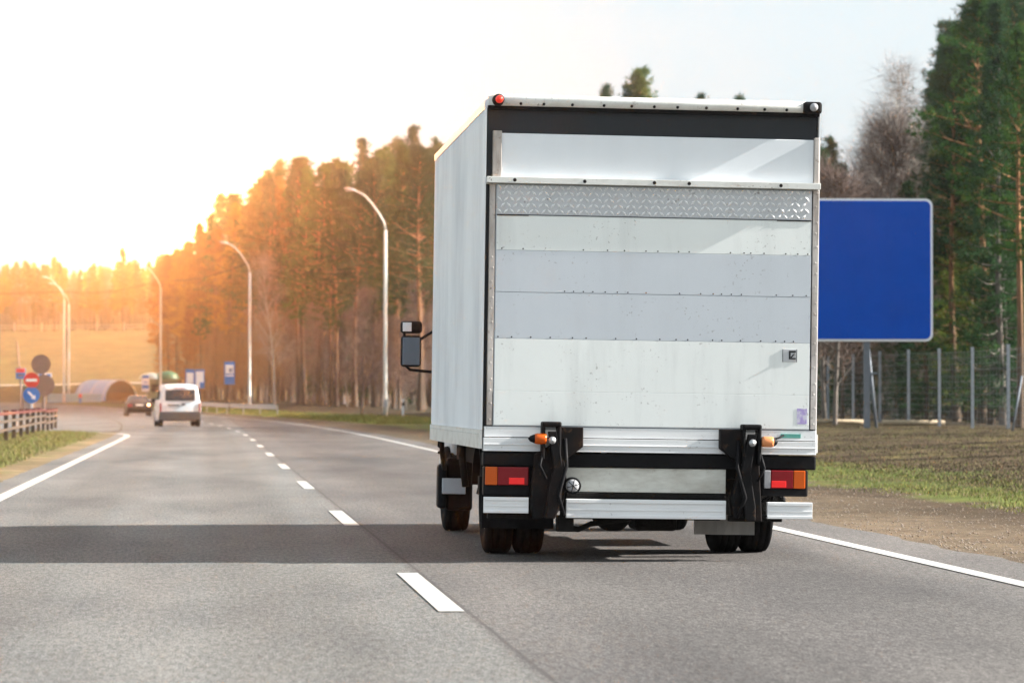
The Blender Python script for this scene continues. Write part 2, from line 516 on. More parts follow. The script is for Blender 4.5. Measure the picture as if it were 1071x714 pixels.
M_tread2 = painted('tread_lozenge', (.93, .94, .95), g=.3, rough=.3)
M_tread = painted('tread_plate', (.55, .56, .58), grime=(.33, .33, .34), g=.4, specks=.7, rough=.33, streak=(6, 6, 3))
M_tread.node_tree.nodes['Principled BSDF'].inputs['Metallic'].default_value = .1
M_plate = painted('dirty_white_plate', (.74, .74, .68), grime=(.26, .22, .17), g=.75, rust=.2, rough=.6, streak=(1.6, 1.6, 5), lo=.38, hi=.7)
M_flap = painted('grey_mudflap', (.26, .25, .235), grime=(.14, .13, .12), g=.55, rough=.8, streak=(8, 8, 1))
M_dark = plain('dark_band', (.004, .006, .011), .5, var=.4, nscale=3)
M_redl = lamp_glass('red_lens', (.24, .004, .010)); M_redb = lamp_glass('bright_red_lens', (.75, .02, .02), .12)
M_amb = lamp_glass('amber_lens', (.62, .10, .004), .0); M_clear = lamp_glass('clear_lens', (.40, .40, .42))
M_pale_amb = lamp_glass('pale_amber_lens', (.78, .30, .12))
M_redmk = lamp_glass('red_marker_lens', (.80, .04, .02), .15)
M_steel = plain('galvanised_steel', (.46, .47, .48), .45, .6, var=.15)
M_chrome = plain('chrome', (.7, .7, .72), .15, 1, var=.05)
M_mirror = plain('mirror_glass', (.16, .18, .21), .06, .9, var=.03)
M_glass = plain('dark_window', (.02, .022, .026), .05, 0, var=.1, spec=.8)
M_rim = painted('wheel_rim', (.52, .52, .52), g=.6, rust=.3, rough=.4, streak=(4, 4, 4))

# ------------------------------------------------------------------ the box truck
TX, TY = 3.275, 23.22
truck = thing('box_truck', 'large white box truck seen from behind with its grey and white tail lift folded up', 'truck', (TX, TY, 0))
ROLL = Matrix.Translation((0, 0, .5)) @ Matrix.Rotation(R(.85), 4, 'Y') @ Matrix.Translation((0, 0, -.5))
def tp(mb, name, mat, parent=truck, bevel=0, roll=True, **k):
    return mb.build(name, mat, parent, bevel, ROLL if roll else None, **k)

L = 5.2
box = MB()
box.box(-1.246, 1.246, .10, L, .86, 3.40)
o = tp(box, 'cargo_box', M_side, bevel=.01)
sub = o
# side skins with a riveted lower rail, roof edge profiles
mb = MB().box(-1.256, -1.247, .0, L, .955, 3.33)
tp(mb, 'side_panel', M_side, sub)
mb = MB().box(1.247, 1.256, .0, L, .955, 3.33)
tp(mb, 'side_panel', M_side, sub)
mb = MB()
mb.prism([(-1.262, 3.33), (-1.262, 3.385), (-1.215, 3.425), (-1.19, 3.425), (-1.19, 3.4), (-1.247, 3.33)], .03, L, 'Y')
tp(mb, 'roof_edge', M_top, sub)
mb = MB()
mb.prism([(1.262, 3.33), (1.262, 3.385), (1.215, 3.425), (1.19, 3.425), (1.19, 3.4), (1.247, 3.33)], .03, L, 'Y')
tp(mb, 'roof_edge', M_top, sub)
for sx in (-1, 1):
    mb = MB()
    a, b_ = sorted((sx * 1.247, sx * 1.266))
    mb.box(a, b_, .0, L, .815, .953)
    for i in range(26):
        y = .12 + i * .198
        mb.lathe([(0.0, .006 * sx), (.009, .004 * sx), (.011, 0)], (sx * 1.266, y, .925), 'X', 8)
    for i in range(9):
        y = .3 + i * .58
        mb.box(*sorted((sx * 1.262, sx * 1.2665)), y, y + .012, .83, .90)
    tp(mb, 'side_rail', M_rail, sub)
# rear frame: dark backing, corner posts, roof rail
tp(MB().box(-1.24, 1.24, .035, .099, .80, 3.37), 'rear_frame', M_dark)
for sx in (-1, 1):
    a, b_ = (-1.218, -1.178) if sx < 0 else (1.203, 1.246)
    mb = MB().box(a, b_, -.03, .033, .99, 2.77)
    for i in range(18):
        z = 1.03 + i * .1 + (.02 if i % 3 else 0)
        mb.lathe([(0, -.002), (.008, -.0015), (.009, 0)], ((a + b_) / 2 + .008 * (i % 2), -.03, z), 'Y', 7)
    tp(mb, 'corner_post', M_chan, bevel=.003)
    a, b_ = (-1.2, -1.135) if sx < 0 else (1.212, 1.246)
    tp(MB().box(a, b_, -.02, .033, 2.823, 3.165), 'door_guide', M_chan, bevel=.004)
tp(MB().box(-1.135, 1.209, .005, .033, 2.823, 3.150), 'upper_panel', M_top, bevel=.004)
mb = MB().tube([(-1.2, -.005, 3.392), (1.235, -.005, 3.392)], .043, 14)
mb.box(-1.235, 1.245, .0, .1, 3.352, 3.425)
for i in range(12):
    mb.lathe([(0, -.008), (.011, -.005), (.012, .01)], (-1.0 + i * .2 + .03 * math.sin(i * 5), -.046, 3.366), 'Y', 7, mi=1)
tp(mb, 'roof_rail', [M_rail, M_rusty], bevel=.003)
tp(MB().box(-1.24, 1.248, -.012, .033, 3.325, 3.351), 'drip_strip', M_rusty)
# marker lamps on the top corners
mb = MB().lathe([(0, -.075), (.032, -.07), (.043, -.05), (.045, .0)], (-1.17, -.045, 3.387), 'Y', 18)
o = tp(mb, 'marker_lamp', M_rusty)
tp(MB().lathe([(0, -.045), (.018, -.04), (.028, -.022), (.029, .0)], (-1.168, -.118, 3.387), 'Y', 18), 'lens', M_redmk, o)
mb = MB().box(1.115, 1.255, -.075, -.0, 3.34, 3.43)
o = tp(mb, 'marker_lamp', M_rusty, bevel=.02)
tp(MB().lathe([(0, -.035), (.02, -.03), (.03, -.012), (.031, .0)], (1.19, -.077, 3.387), 'Y', 18), 'lens', M_clear, o)
# cross rail under the upper panel
mb = MB().box(-1.245, 1.25, -.075, .0, 2.776, 2.822)
mb.box(-1.245, 1.25, -.012, .03, 2.770, 2.775)
for x in (-1.04, -.52, .0, .26, .95):
    mb.lathe([(0, -.004), (.011, -.003), (.014, 0)], (x, -.075, 2.799), 'Y', 8, mi=1)
tp(mb, 'cross_rail', [M_rail, M_rusty], bevel=.004)

# the folded tail lift platform, one slab with its skins
lift = tp(MB().box(-1.172, 1.195, -.022, .03, .985, 2.768), 'tail_lift_platform', M_bluegrey)
mb = MB().box(-1.166, 1.19, -.030, -.0225, 2.545, 2.762)
for r_ in range(5):
    z = 2.572 + r_ * .0445
    for i in range(51):
        x = -1.145 + i * .0465 + (.0232 if r_ % 2 else 0)
        if x > 1.175: continue
        t = PI / 4 if (i + r_) % 2 else -PI / 4
        ca_, sa_ = math.cos(t), math.sin(t)
        l, w = .024, .0085
        pts = [(l, 0), (0, w), (-l, 0), (0, -w)]
        base = [(x + p * ca_ - q_ * sa_, -.030, z + p * sa_ + q_ * ca_) for p, q_ in pts]
        mb.add(base + [(x, -.040, z)], [(0, 1, 4), (1, 2, 4), (2, 3, 4), (3, 0, 4)], mi=1)
tp(mb, 'tread_strip', [M_tread, M_tread2], lift)
mb = MB().box(-1.166, -.93, -.034, -.030, 2.538, 2.543).box(.93, 1.19, -.034, -.030, 2.538, 2.543).box(-1.166, 1.19, -.0335, -.0235, 2.5445, 2.5475)
tp(mb, 'tread_trim', M_rusty, lift)
for z0, z1, mt, lb, d in ((2.284, 2.540, M_white, None, 0), (1.975, 2.281, M_bluegrey, 'upper blue-grey stripe of the lift', .001), (1.632, 1.972, M_bluegrey, 'lower blue-grey stripe of the lift', .0005),
                   (1.245, 1.629, M_white, None, .001), (.992, 1.243, M_white, None, .002)):
    mb = MB().box(-1.166, 1.19, -.029 - d, -.0225, z0, z1)
    o = tp(mb, 'lift_panel', mt, lift, bevel=.0012)
    if lb: o['label'] = lb
mb = MB()
for z in (2.2825, 1.9735, 1.6305):
    for i in range(30):
        if random.random() < .55:
            x = -1.14 + i * .079 + random.uniform(-.02, .02)
            mb.lathe([(0, -.0008), (.005, -.0006), (.006, .001)], (x, -.0305, z + .012), 'Y', 6)
tag(tp(mb, 'rivets', M_rusty, lift), kind='stuff')
# latch, scratch and sticker
mb = MB().box(.985, 1.095, -.0335, -.030, 1.49, 1.585)
o = tp(mb, 'latch', M_tread, lift, bevel=.0015)
mb = MB().box(1.033, 1.085, -.0365, -.0337, 1.560, 1.574).box(1.033, 1.046, -.0365, -.0337, 1.51, 1.5595).box(1.0465, 1.085, -.0365, -.0337, 1.51, 1.521).box(.985, .989, -.035, -.0337, 1.49, 1.585).box(1.091, 1.095, -.035, -.0337, 1.49, 1.585)
mb.tube([(1.052, -.034, 1.525), (1.06, -.043, 1.538), (1.078, -.040, 1.552)], .005, 6)
tp(mb, 'latch_handle', M_dark, lift)
m_st = painted('worn_sticker', (.62, .60, .72), grime=(.35, .25, .6), g=.8, rough=.4, streak=(25, 25, 18), lo=.45, hi=.55)
mb = MB().box(1.10, 1.175, -.0325, -.0315, 1.03, 1.145)
tp(mb, 'sticker', m_st, lift)
# sill bands under the lift
mb = MB().box(-1.235, 1.245, -.028, .033, .905, .980).box(-1.24, 1.245, -.045, .033, .80, .898)
mb.box(-1.24, 1.245, -.052, -.0455, .845, .853).box(-1.24, 1.245, -.0495, -.0455, .80, .81)
tp(mb, 'sill', M_alu, bevel=.004)
tp(MB().box(-1.235, 1.24, -.02, .033, .9815, .9845).box(-1.235, 1.24, -.02, .03, .899, .904), 'sill_gap', M_rusty)
tp(MB().box(.98, 1.13, -.036, -.0285, .925, .955), 'green_label', plain('green_label', (.10, .38, .33), .4))
tp(MB().tube([(.80, -.05, .90), (.88, -.09, .905), (.96, -.07, .925), (1.0, -.04, .945)], .008, 6), 'cable', M_black)
# black cross beam and frame behind it
tp(MB().box(-1.24, 1.25, -.03, .12, .688, .792), 'cross_beam', M_black, bevel=.012)
tp(MB().box(-.64, .56, .13, .2, .30, .70), 'frame_backing', M_chassis)
mb = MB().box(-.645, .575, -.01, .05, .505, .685)
tp(mb, 'number_plate_board', M_plate, bevel=.004)
# bumper in three pieces
def bump_sec(x0, x1, z0, z1, y=-.09):
    m = MB()
    h = z1 - z0
    m.box(x0, x1, y, y + .05, z0, z1)
    m.box(x0 + .001, x1 - .001, y - .008, y - .0005, z0 + h * .80, z1 - .002)
    m.box(x0 + .001, x1 - .001, y - .008, y - .0005, z0 + .002, z0 + h * .18)
    m.box(x0 + .001, x1 - .001, y - .004, y - .0005, z0 + h * .40, z0 + h * .50)
    return m
tp(bump_sec(-.625, .565, .315, .455), 'bumper', M_alu, bevel=.006)
tp(bump_sec(-1.235, -.905, .345, .462), 'bumper', M_alu, bevel=.006)
tp(bump_sec(.875, 1.215, .325, .448), 'bumper', M_alu, bevel=.006)
tp(MB().box(-1.2, -.9, -.03, .05, .30, .345).box(.6, 1.0, -.03, .05, .30, .345).box(-.62, .56, -.03, .06, .462, .5), 'bumper_bracket', M_chassis, bevel=.006)
# tail lights
for sx in (-1, 1):
    a, b_ = (-1.235, -.885) if sx < 0 else (.835, 1.19)
    o = tp(MB().box(a, b_, -.035, .10, .47 if sx < 0 else .49, .687), 'tail_light', M_black, bevel=.012)
    z0, z1 = .555, .705 - .01
    if sx < 0:
        segs = [(-1.225, -1.135, M_amb), (-1.133, -.905, M_redl)]
        br = (-1.05, -.935)
    else:
        segs = [(.855, .905, M_clear), (.907, 1.075, M_redl), (1.077, 1.165, M_amb)]
        br = (.91, 1.02)
    for x0, x1, mt in segs:
        nm = {'amber_lens': 'indicator_lens', 'red_lens': 'brake_lens', 'clear_lens': 'reversing_lens'}[mt.name]
        tp(MB().box(x0, x1, -.058, -.0355, z0 - .005, z1 - .012), nm, mt, o, bevel=.006)
    tp(MB().box(br[0], br[1], -.064, -.0585, z0 + .002, z0 + .05), 'reflector', M_redb, o, bevel=.003)
# tail lift arms: knuckle, ram, side plates and the warning lamp on each
for sx in (-1, 1):
    cx = -.745 if sx < 0 else .745
    s = -sx                                      # inward
    m = MB()
    m.box(cx - .075, cx - .05, -.17, -.035, .74, 1.0).box(cx + .04, cx + .068, -.17, -.035, .72, 1.0)
    m.box(cx - .075, cx + .068, -.18, -.04, .985, 1.022)
    arm = tp(m, 'lift_arm', M_rusty, bevel=.012)
    x0, x1 = sorted((cx + s * .07, cx + s * .235))
    tp(MB().prism([(x0, .985), (x1, .985), (x1, .84), ((x0 + x1) / 2 + s * .03, .80), (x0, .72)] if s > 0 else [(x1, .985), (x0, .985), (x0, .84), ((x0 + x1) / 2 - .03, .80), (x1, .72)], -.13, -.04, 'Y'), 'hinge_bracket', M_rusty, arm, bevel=.008)
    m = MB()
    m.prism([(cx - .12, .78), (cx + .02, .86), (cx + .09, .80), (cx + .12, .60), (cx + .10, .44), (cx + .05, .34), (cx - .12, .30), (cx - .15, .45)] if sx < 0 else
            [(cx + .06, .80), (cx + .03, .88), (cx - .07, .83), (cx - .10, .60), (cx - .14, .47), (cx - .12, .33), (cx + .09, .30), (cx + .08, .47)], -.11, .02, 'Y')
    m.prism([(cx + s * .0 - .03, .95), (cx + .035, .95), (cx + s * .05 + .04, .66), (cx + s * .02 + .05, .42), (cx + .03, .31), (cx - .045, .31), (cx + s * .02 - .05, .5), (cx + s * .05 - .035, .68)], -.17, -.111, 'Y')
    tp(m, 'arm_plate', M_rusty, arm, bevel=.008)
    m = MB().tube([(cx + s * .10, -.13, .90), (cx + s * .11, -.16, .70), (cx + s * .05, -.18, .48), (cx + s * .10, -.13, .33)], .014, 8)
    m.tube([(cx - s * .06, -.14, .82), (cx - s * .09, -.18, .70), (cx - s * .04, -.17, .60)], .010, 8)
    tp(m, 'hydraulic_hose', M_black, arm)
    tp(MB().lathe([(0, -.03), (.026, -.02), (.03, .0)], (cx + s * .0, -.16, .885), 'Y', 14), 'pivot_pin', M_steel, arm)
    lx = cx - .085 if sx < 0 else cx + .115
    m = MB().lathe([(0, -.045), (.036, -.043), (.041, -.025), (.041, .028), (.036, .043), (0, .045)], (lx, -.15, .895), 'X', 18)
    lamp = tp(m, 'warning_lamp', M_amb if sx < 0 else M_pale_amb, arm)
    tp(MB().lathe([(0, .03), (.02, .02), (.033, .0), (.033, -.015)] if sx > 0 else [(0, -.045), (.02, -.03), (.033, .0), (.033, .02)], (lx + sx * .048, -.15, .895), 'X', 14), 'lamp_cap', M_black, arm)
# round reversing lamp
o = tp(MB().lathe([(.062, .06), (.064, -.02), (.056, -.03), (.05, -.02)], (-.585, -.11, .553), 'Y', 24), 'round_lamp', M_black)
tp(MB().lathe([(0, -.016), (.03, -.012), (.046, .0), (.046, .02)], (-.585, -.141, .553), 'Y', 24), 'lens', M_clear, o)
m = MB()
for k in range(6):
    t = k * PI / 3 + .3
    m.tube([(-.585, -.158, .553), (-.585 + .045 * math.cos(t), -.152, .553 + .045 * math.sin(t))], .003, 5)
tp(m, 'lens_guard', M_black, o)
# wheels
def wheel(x0, width, y, rad, name='wheel', rimside=-1):
    """x0 is the outer side; spreads width towards +x for rimside -1"""
    w = width
    xc = x0 + w / 2
    prof = []
    h = w / 2
    for a, r_ in ((-h * .78, rad * .56), (-h * .98, rad * .66), (-h, rad * .82), (-h * .93, rad * .93), (-h * .80, rad * .985), (-h * .55, rad),
                  (-h * .50, rad * .975), (-h * .44, rad * .975), (-h * .40, rad), (-h * .05, rad), (-h * .03, rad * .975), (h * .03, rad * .975), (h * .05, rad), (h * .40, rad),
                  (h * .44, rad * .975), (h * .50, rad * .975), (h * .55, rad), (h * .80, rad * .985), (h * .93, rad * .93), (h, rad * .82), (h * .98, rad * .66), (h * .78, rad * .56)):
        prof.append((r_, a))
    wl_ = MB().lathe(prof, (xc, y, rad), 'X', 48).build(name, M_rubber, truck)
    s = rimside
    rim = [(rad * .57, s * h * .78), (rad * .54, s * h * .80), (rad * .50, s * h * .55), (rad * .42, s * h * .2), (rad * .20, s * h * .15), (rad * .18, s * h * .45), (0, s * h * .5)]
    m = MB().lathe(rim, (xc, y, rad), 'X', 32)
    m.lathe([(rad * .57, -s * h * .78), (rad * .45, -s * h * .2), (0, -s * h * .2)], (xc, y, rad), 'X', 24)
    for k in range(6):
        t = k * PI / 3
        m.lathe([(0, s * .03), (.014, s * .025), (.015, 0)], (xc + s * h * .18, y + rad * .31 * math.cos(t), rad + rad * .31 * math.sin(t)), 'X', 6)
    m.build('rim', M_rim, wl_)
    return wl_
RW = .385
AY = 1.33
wheel(-1.125, .222, AY, RW); wheel(-.885, .222, AY, RW, rimside=1)
wheel(.885 - .222, .222, AY, RW); wheel(.903, .222, AY, RW, rimside=1)
wheel(-1.12, .235, 5.55, RW); wheel(1.12 - .235, .235, 5.55, RW, rimside=1)
m = MB().tube([(-.9, AY, RW), (.9, AY, RW)], .06, 12)
m.lathe([(0, -.20), (.10, -.17), (.17, -.06), (.17, .06), (.10, .17), (0, .2)], (-.1, AY, RW + .0), 'X', 20)
m.build('rear_axle', M_chassis, truck)
m = MB()
for x in (-.42, .36):
    m.box(x, x + .07, .1, 6.4, .58, .80)
for x in (-.52, .46):
    m.tube([(x, .55, .62), (x, .95, .47), (x, AY, .44), (x, 1.75, .48), (x, 2.1, .62)], .035, 6)
for y in (.4, 1.3, 2.2, 3.4, 4.6):
    m.box(-.42, .43, y, y + .08, .60, .72)
tp(m, 'chassis_frame', M_chassis)
m = MB().box(-.02, .30, .55, 1.0, .20, .46)
m.prism([(-.38, .30), (-.06, .30), (-.16, .205), (-.28, .205)], .3, .5, 'Y')
tp(m, 'muffler', M_chassis, bevel=.03)
m = MB().tube([(-.66, .12, .30), (-.66, .12, .24), (-.5, .2, .22), (-.4, .25, .26), (-.1, .3, .30)], .022, 8)
m.box(-.68, -.56, -.02, .1, .21, .33)
tp(m, 'tow_bracket', M_chassis)
for a, b_ in ((-1.10, -.95), (.95, 1.10)): tp(MB().box(a, b_, .9, 4.2, .66, .85), 'side_sill', M_chassis)
# fenders, flaps, hanging gear
def flap(x0, x1, y, z0, z1, mat, nm='mudflap'):
    m = MB(); n = 8; vs = []; fs = []
    for i in range(n + 1):
        x = x0 + (x1 - x0) * i / n; w = .012 * math.sin(i * 1.3)
        vs += [(x, y + w, z0), (x, y + w * .4, z1), (x, y + w + .014, z0), (x, y + w * .4 + .014, z1)]
    for i in range(n):
        a = 4 * i; b2 = a + 4
        fs += [(a, b2, b2 + 1, a + 1), (a + 2, a + 3, b2 + 3, b2 + 2), (a + 1, b2 + 1, b2 + 3, a + 3), (a, a + 2, b2 + 2, b2)]
    fs += [(0, 1, 3, 2), (4 * n, 4 * n + 2, 4 * n + 3, 4 * n + 1)]
    return tp(m.add(vs, fs), nm, mat)
flap(-1.19, -.64, .62, .205, .50, M_black)
flap(.44, .905, .62, .175, .335, M_flap)['label'] = 'grey mudflap in front of the right rear wheels'
tp(MB().box(-1.22, -.62, .5, .64, .46, .60), 'flap_bracket', M_chassis); tp(MB().box(.60, 1.1, .5, .64, .33, .60), 'flap_bracket', M_chassis)
m = MB().tube([(1.02, .2, .48), (1.04, .1, .44), (1.0, .05, .36)], .012, 6)
m.lathe([(.055, -.01), (.07, -.01), (.07, .012), (.055, .012), (.055, -.01)], (.985, .15, .45), 'Y', 20)
m.tube([(.93, .12, .49), (.86, .1, .44), (.80, .08, .40)], .012, 6).tube([(.96, .12, .50), (.93, .1, .42)], .010, 6)
m.tube([(.62, -.06, .40), (.74, -.1, .37), (.86, -.08, .345), (.95, -.05, .34)], .008, 6)
tp(m, 'hose_loop', M_black)
# rear wheel fender on the left side
m = MB(); ring = []
for k in range(13):
    t = R(15 + k * 12.5)
    ring.append((AY + .47 * math.cos(t), RW + .47 * math.sin(t)))
inner = [(AY + .455 * math.cos(R(15 + k * 12.5)), RW + .455 * math.sin(R(15 + k * 12.5))) for k in range(12, -1, -1)]
tp(MB().prism(ring + inner, -1.17, -.62, 'X'), 'fender', M_black)
tp(MB().prism(ring + inner, .62, 1.17, 'X'), 'fender', M_black)
# front step and guard ahead of the rear wheels, behind the cab
m = MB().box(-1.20, -1.12, 5.0, 5.2, .20, .60)
m.box(-1.12, -.88, 5.08, 5.16, .18, .66)
tp(m, 'side_guard', M_black, bevel=.03)
tp(MB().box(-1.165, -.955, 4.94, 4.975, .335, .475), 'reflective_plate', painted('plate_paint', (.62, .66, .72), g=.3, rough=.3), bevel=.005)
tp(MB().tube([(-1.2, 4.6, .83), (-1.19, 4.7, .70), (-1.15, 4.9, .56)], .022, 8), 'guard_strut', M_black)
tp(MB().tube([(-1.1, 3.3, .85), (-1.13, 3.25, .70), (-1.1, 3.2, .45)], .03, 8).tube([(-1.0, 2.7, .85), (-.98, 2.75, .6), (-1.02, 2.8, .4)], .025, 8).tube([(-.9, 3.0, .85), (-.94, 2.9, .55)], .02, 8), 'air_line', M_chassis)
m = MB().lathe([(0, 0), (.17, .01), (.19, .04), (.19, .5), (.17, .53), (0, .54)], (-.85, 2.2, .52), 'Y', 20)
tp(m, 'air_tank', M_chassis)
m = MB().box(.75, 1.15, 2.3, 3.6, .32, .74)
tp(m, 'fuel_tank', M_chassis, bevel=.05)
tp(MB().tube([(-1.2, 4.9, .82), (-1.2, 4.95, .76), (-1.17, 4.95, .73), (-1.2, 4.98, .70)], .014, 6), 'hook', M_rusty)
# cab
m = MB()
rings = []
for y, wb, z0, zt, wt in ((5.32, 1.02, .45, 2.28, .96), (5.36, 1.06, .45, 2.33, 1.0), (6.2, 1.06, .45, 2.36, 1.0), (6.65, 1.06, .40, 2.25, .98), (6.90, 1.05, .38, 1.55, .99), (6.98, 1.02, .38, 1.0, 1.0), (6.95, .98, .40, .9, .95)):
    rings.append([(-wb, y, z0), (-wb, y, (z0 + min(zt, 1.25)) / 2), (-wb, y, min(zt, 1.3)), (-wt, y, zt - .12), (-wt + .1, y, zt), (0, y, zt + .03), (wt - .1, y, zt), (wt, y, zt - .12), (wb, y, min(zt, 1.3)), (wb, y, (z0 + min(zt, 1.25)) / 2), (wb, y, z0)])
cab = tp(m.loft(rings), 'cab', painted('cab_paint', (.72, .74, .77), g=.2))
for a, b_ in ((-1.075, -1.045), (1.045, 1.075)): tp(MB().box(a, b_, 5.75, 6.45, 1.38, 2.05), 'side_window', M_glass, cab, bevel=.02)
tp(MB().add([(-.95, 6.74, 2.12), (.95, 6.74, 2.12), (1.0, 6.95, 1.42), (-1.0, 6.95, 1.42), (-.95, 6.70, 2.12), (.95, 6.70, 2.12), (1.0, 6.90, 1.42), (-1.0, 6.90, 1.42)], [(0, 1, 2, 3), (4, 7, 6, 5), (0, 4, 5, 1), (1, 5, 6, 2), (2, 6, 7, 3), (3, 7, 4, 0)]), 'windscreen', M_glass, cab)
# mirrors on the left, and their twin on the right
for sx in (-1, 1):
    o = tp(MB().tube([(sx * 1.04, 6.3, 1.92), (sx * 1.2, 6.15, 1.80), (sx * 1.33, 6.0, 1.72)], .014, 8).tube([(sx * 1.04, 6.35, 1.44), (sx * 1.2, 6.2, 1.435), (sx * 1.40, 6.02, 1.45), (sx * 1.46, 5.99, 1.50), (sx * 1.46, 5.99, 1.88)], .014, 8), 'mirror', M_black)
    tp(MB().box(*sorted((sx * 1.305, sx * 1.495)), 5.90, 5.98, 1.475, 1.765), 'mirror_housing', M_black, o, bevel=.03, seg=3)
    tp(MB().box(*sorted((sx * 1.320, sx * 1.480)), 5.893, 5.90, 1.492, 1.748), 'mirror_glass', M_mirror, o, bevel=.003)
    tp(MB().box(*sorted((sx * 1.300, sx * 1.500)), 5.90, 6.0, 1.785, 1.90), 'mirror_housing', M_black, o, bevel=.03, seg=3)
    tp(MB().box(*sorted((sx * 1.400, sx * 1.482)), 5.893, 5.90, 1.80, 1.885), 'mirror_glass', M_chrome, o, bevel=.003)

# ------------------------------------------------------------------ the other vehicles
def car_ring(y, z0, zb, zt, w0, wb, wt):
    zt_ = max(zt, zb + .02)
    return [(-w0, y, z0), (-wb, y, z0 + (zb - z0) * .35), (-wb, y, zb - .03), (-wb + .03, y, zb), (-wt - .02, y, zt_ - .09), (-wt + .07, y, zt_ - .015), (0, y, zt_ + .01),
            (wt - .07, y, zt_ - .015), (wt + .02, y, zt_ - .09), (wb - .03, y, zb), (wb, y, zb - .03), (wb, y, z0 + (zb - z0) * .35), (w0, y, z0)]
def car_wheel(x, y, rad, w, root):
    h = w / 2
    t_ = MB().lathe([(rad * .6, -h), (rad * .9, -h), (rad, -h * .7), (rad, h * .7), (rad * .9, h), (rad * .6, h)], (x, y, rad), 'X', 28).build('wheel', M_rubber, root)
    s = -1 if x < 0 else 1
    m = MB().lathe([(rad * .62, s * h * .9), (rad * .55, s * h * .6), (rad * .2, s * h * .5), (0, s * h * .6)], (x, y, rad), 'X', 20)
    m.build('rim', M_rim, t_)
m_vanw = painted('van_paint', (.78, .79, .80), g=.15, rough=.25)
van = thing('compact_van', 'small white van with a dark rear window driving ahead in the left lane', 'van', (px_xy(188.5, 137), 137, 0), R(4.5))
rings = [car_ring(.02, .32, .98, 1.66, .86, .885, .66), car_ring(.06, .30, 1.0, 1.80, .88, .90, .70), car_ring(.7, .26, 1.0, 1.84, .88, .90, .72), car_ring(2.2, .24, 1.0, 1.82, .88, .90, .72),
         car_ring(2.9, .24, 1.0, 1.66, .88, .90, .68), car_ring(3.5, .24, .98, 1.02, .87, .89, .66), car_ring(4.05, .28, .75, .82, .80, .83, .6), car_ring(4.12, .32, .6, .64, .7, .74, .5)]
MB().loft(rings).build('body', m_vanw, van, bevel=.01)
MB().box(-.64, .64, -.015, .05, 1.12, 1.60).build('rear_window', M_glass, van, bevel=.06, seg=3)
m_grey = plain('grey_bumper', (.055, .052, .052), .6)
MB().box(-.90, .90, -.09, .25, .27, .66).build('bumper', m_grey, van, bevel=.06, seg=3)
MB().box(-.55, -.02, -.02, .03, .90, .965).build('plate_recess', m_grey, van, bevel=.01)
MB().box(.05, .22, -.03, .03, .93, 1.0).build('door_handle', M_black, van, bevel=.01)
MB().box(-.90, .9, .9, 2.5, 1.16, 1.56).build('side_window', M_glass, van, bevel=.05)
for sx in (-1, 1):
    MB().box(*sorted((sx * .80, sx * .885)), -.01, .07, .62, 1.02).build('tail_light', M_redl, van, bevel=.02)
    MB().box(*sorted((sx * .90, sx * 1.06)), 2.7, 2.8, 1.05, 1.22).build('wing_mirror', M_black, van, bevel=.03)
    for y in (.62, 3.3): car_wheel(sx * .80, y, .30, .19, van)
for a in (-.62, .62): MB().tube([(a, .25, 1.86), (a, 2.2, 1.86)], .02, 6).build('roof_bar', m_grey, van)
MB().box(-.25, .25, -.012, .03, 1.645, 1.675).build('brake_light', M_redl, van)

m_dk = plain('dark_car_paint', (.055, .042, .04), .25, var=.1)
car = thing('dark_hatchback', 'dark car with a lit right tail light driving farthest ahead of the white van', 'car', (px_xy(146, 221), 221, 0), R(5))
rings = [car_ring(.0, .30, .88, .92, .80, .83, .62), car_ring(.12, .26, .93, 1.02, .84, .87, .64), car_ring(.75, .22, .94, 1.40, .85, .88, .58), car_ring(1.3, .22, .94, 1.45, .85, .88, .60), car_ring(2.2, .22, .93, 1.44, .85, .88, .60),
         car_ring(3.1, .22, .92, .98, .85, .88, .60), car_ring(4.1, .28, .72, .78, .80, .82, .6), car_ring(4.25, .32, .6, .64, .7, .72, .5)]
MB().loft(rings).build('body', m_dk, car, bevel=.01)
MB().add([(-.66, .14, 1.0), (.66, .14, 1.0), (.53, .66, 1.36), (-.53, .66, 1.36), (-.66, .20, .96), (.66, .20, .96), (.53, .74, 1.32), (-.53, .74, 1.32)], [(0, 1, 2, 3), (4, 7, 6, 5), (0, 4, 5, 1), (1, 5, 6, 2), (2, 6, 7, 3), (3, 7, 4, 0)]).build('rear_window', M_glass, car)
MB().box(-.87, .87, -.08, .2, .30, .55).build('bumper', M_black, car, bevel=.05)
MB().box(-.26, .26, -.03, .02, .72, .83).build('number_plate', plain('plate', (.7, .7, .68), .4), car)
m_lit = lamp_glass('lit_lamp', (1.0, .62, .25), 6.0)
MB().box(-.82, -.52, -.02, .05, .66, .84).build('tail_light', M_redl, car, bevel=.01)
tl = MB().box(.52, .82, -.02, .05, .66, .84).build('tail_light', M_redl, car, bevel=.01)
MB().box(.56, .72, -.035, -.021, .74, .84).build('lit_lens', m_lit, tl)
for sx in (-1, 1):
    MB().box(*sorted((sx * .86, sx * 1.02)), 2.6, 2.7, .95, 1.08).build('wing_mirror', M_black, car, bevel=.03)
    for y in (.75, 3.4): car_wheel(sx * .78, y, .30, .18, car)

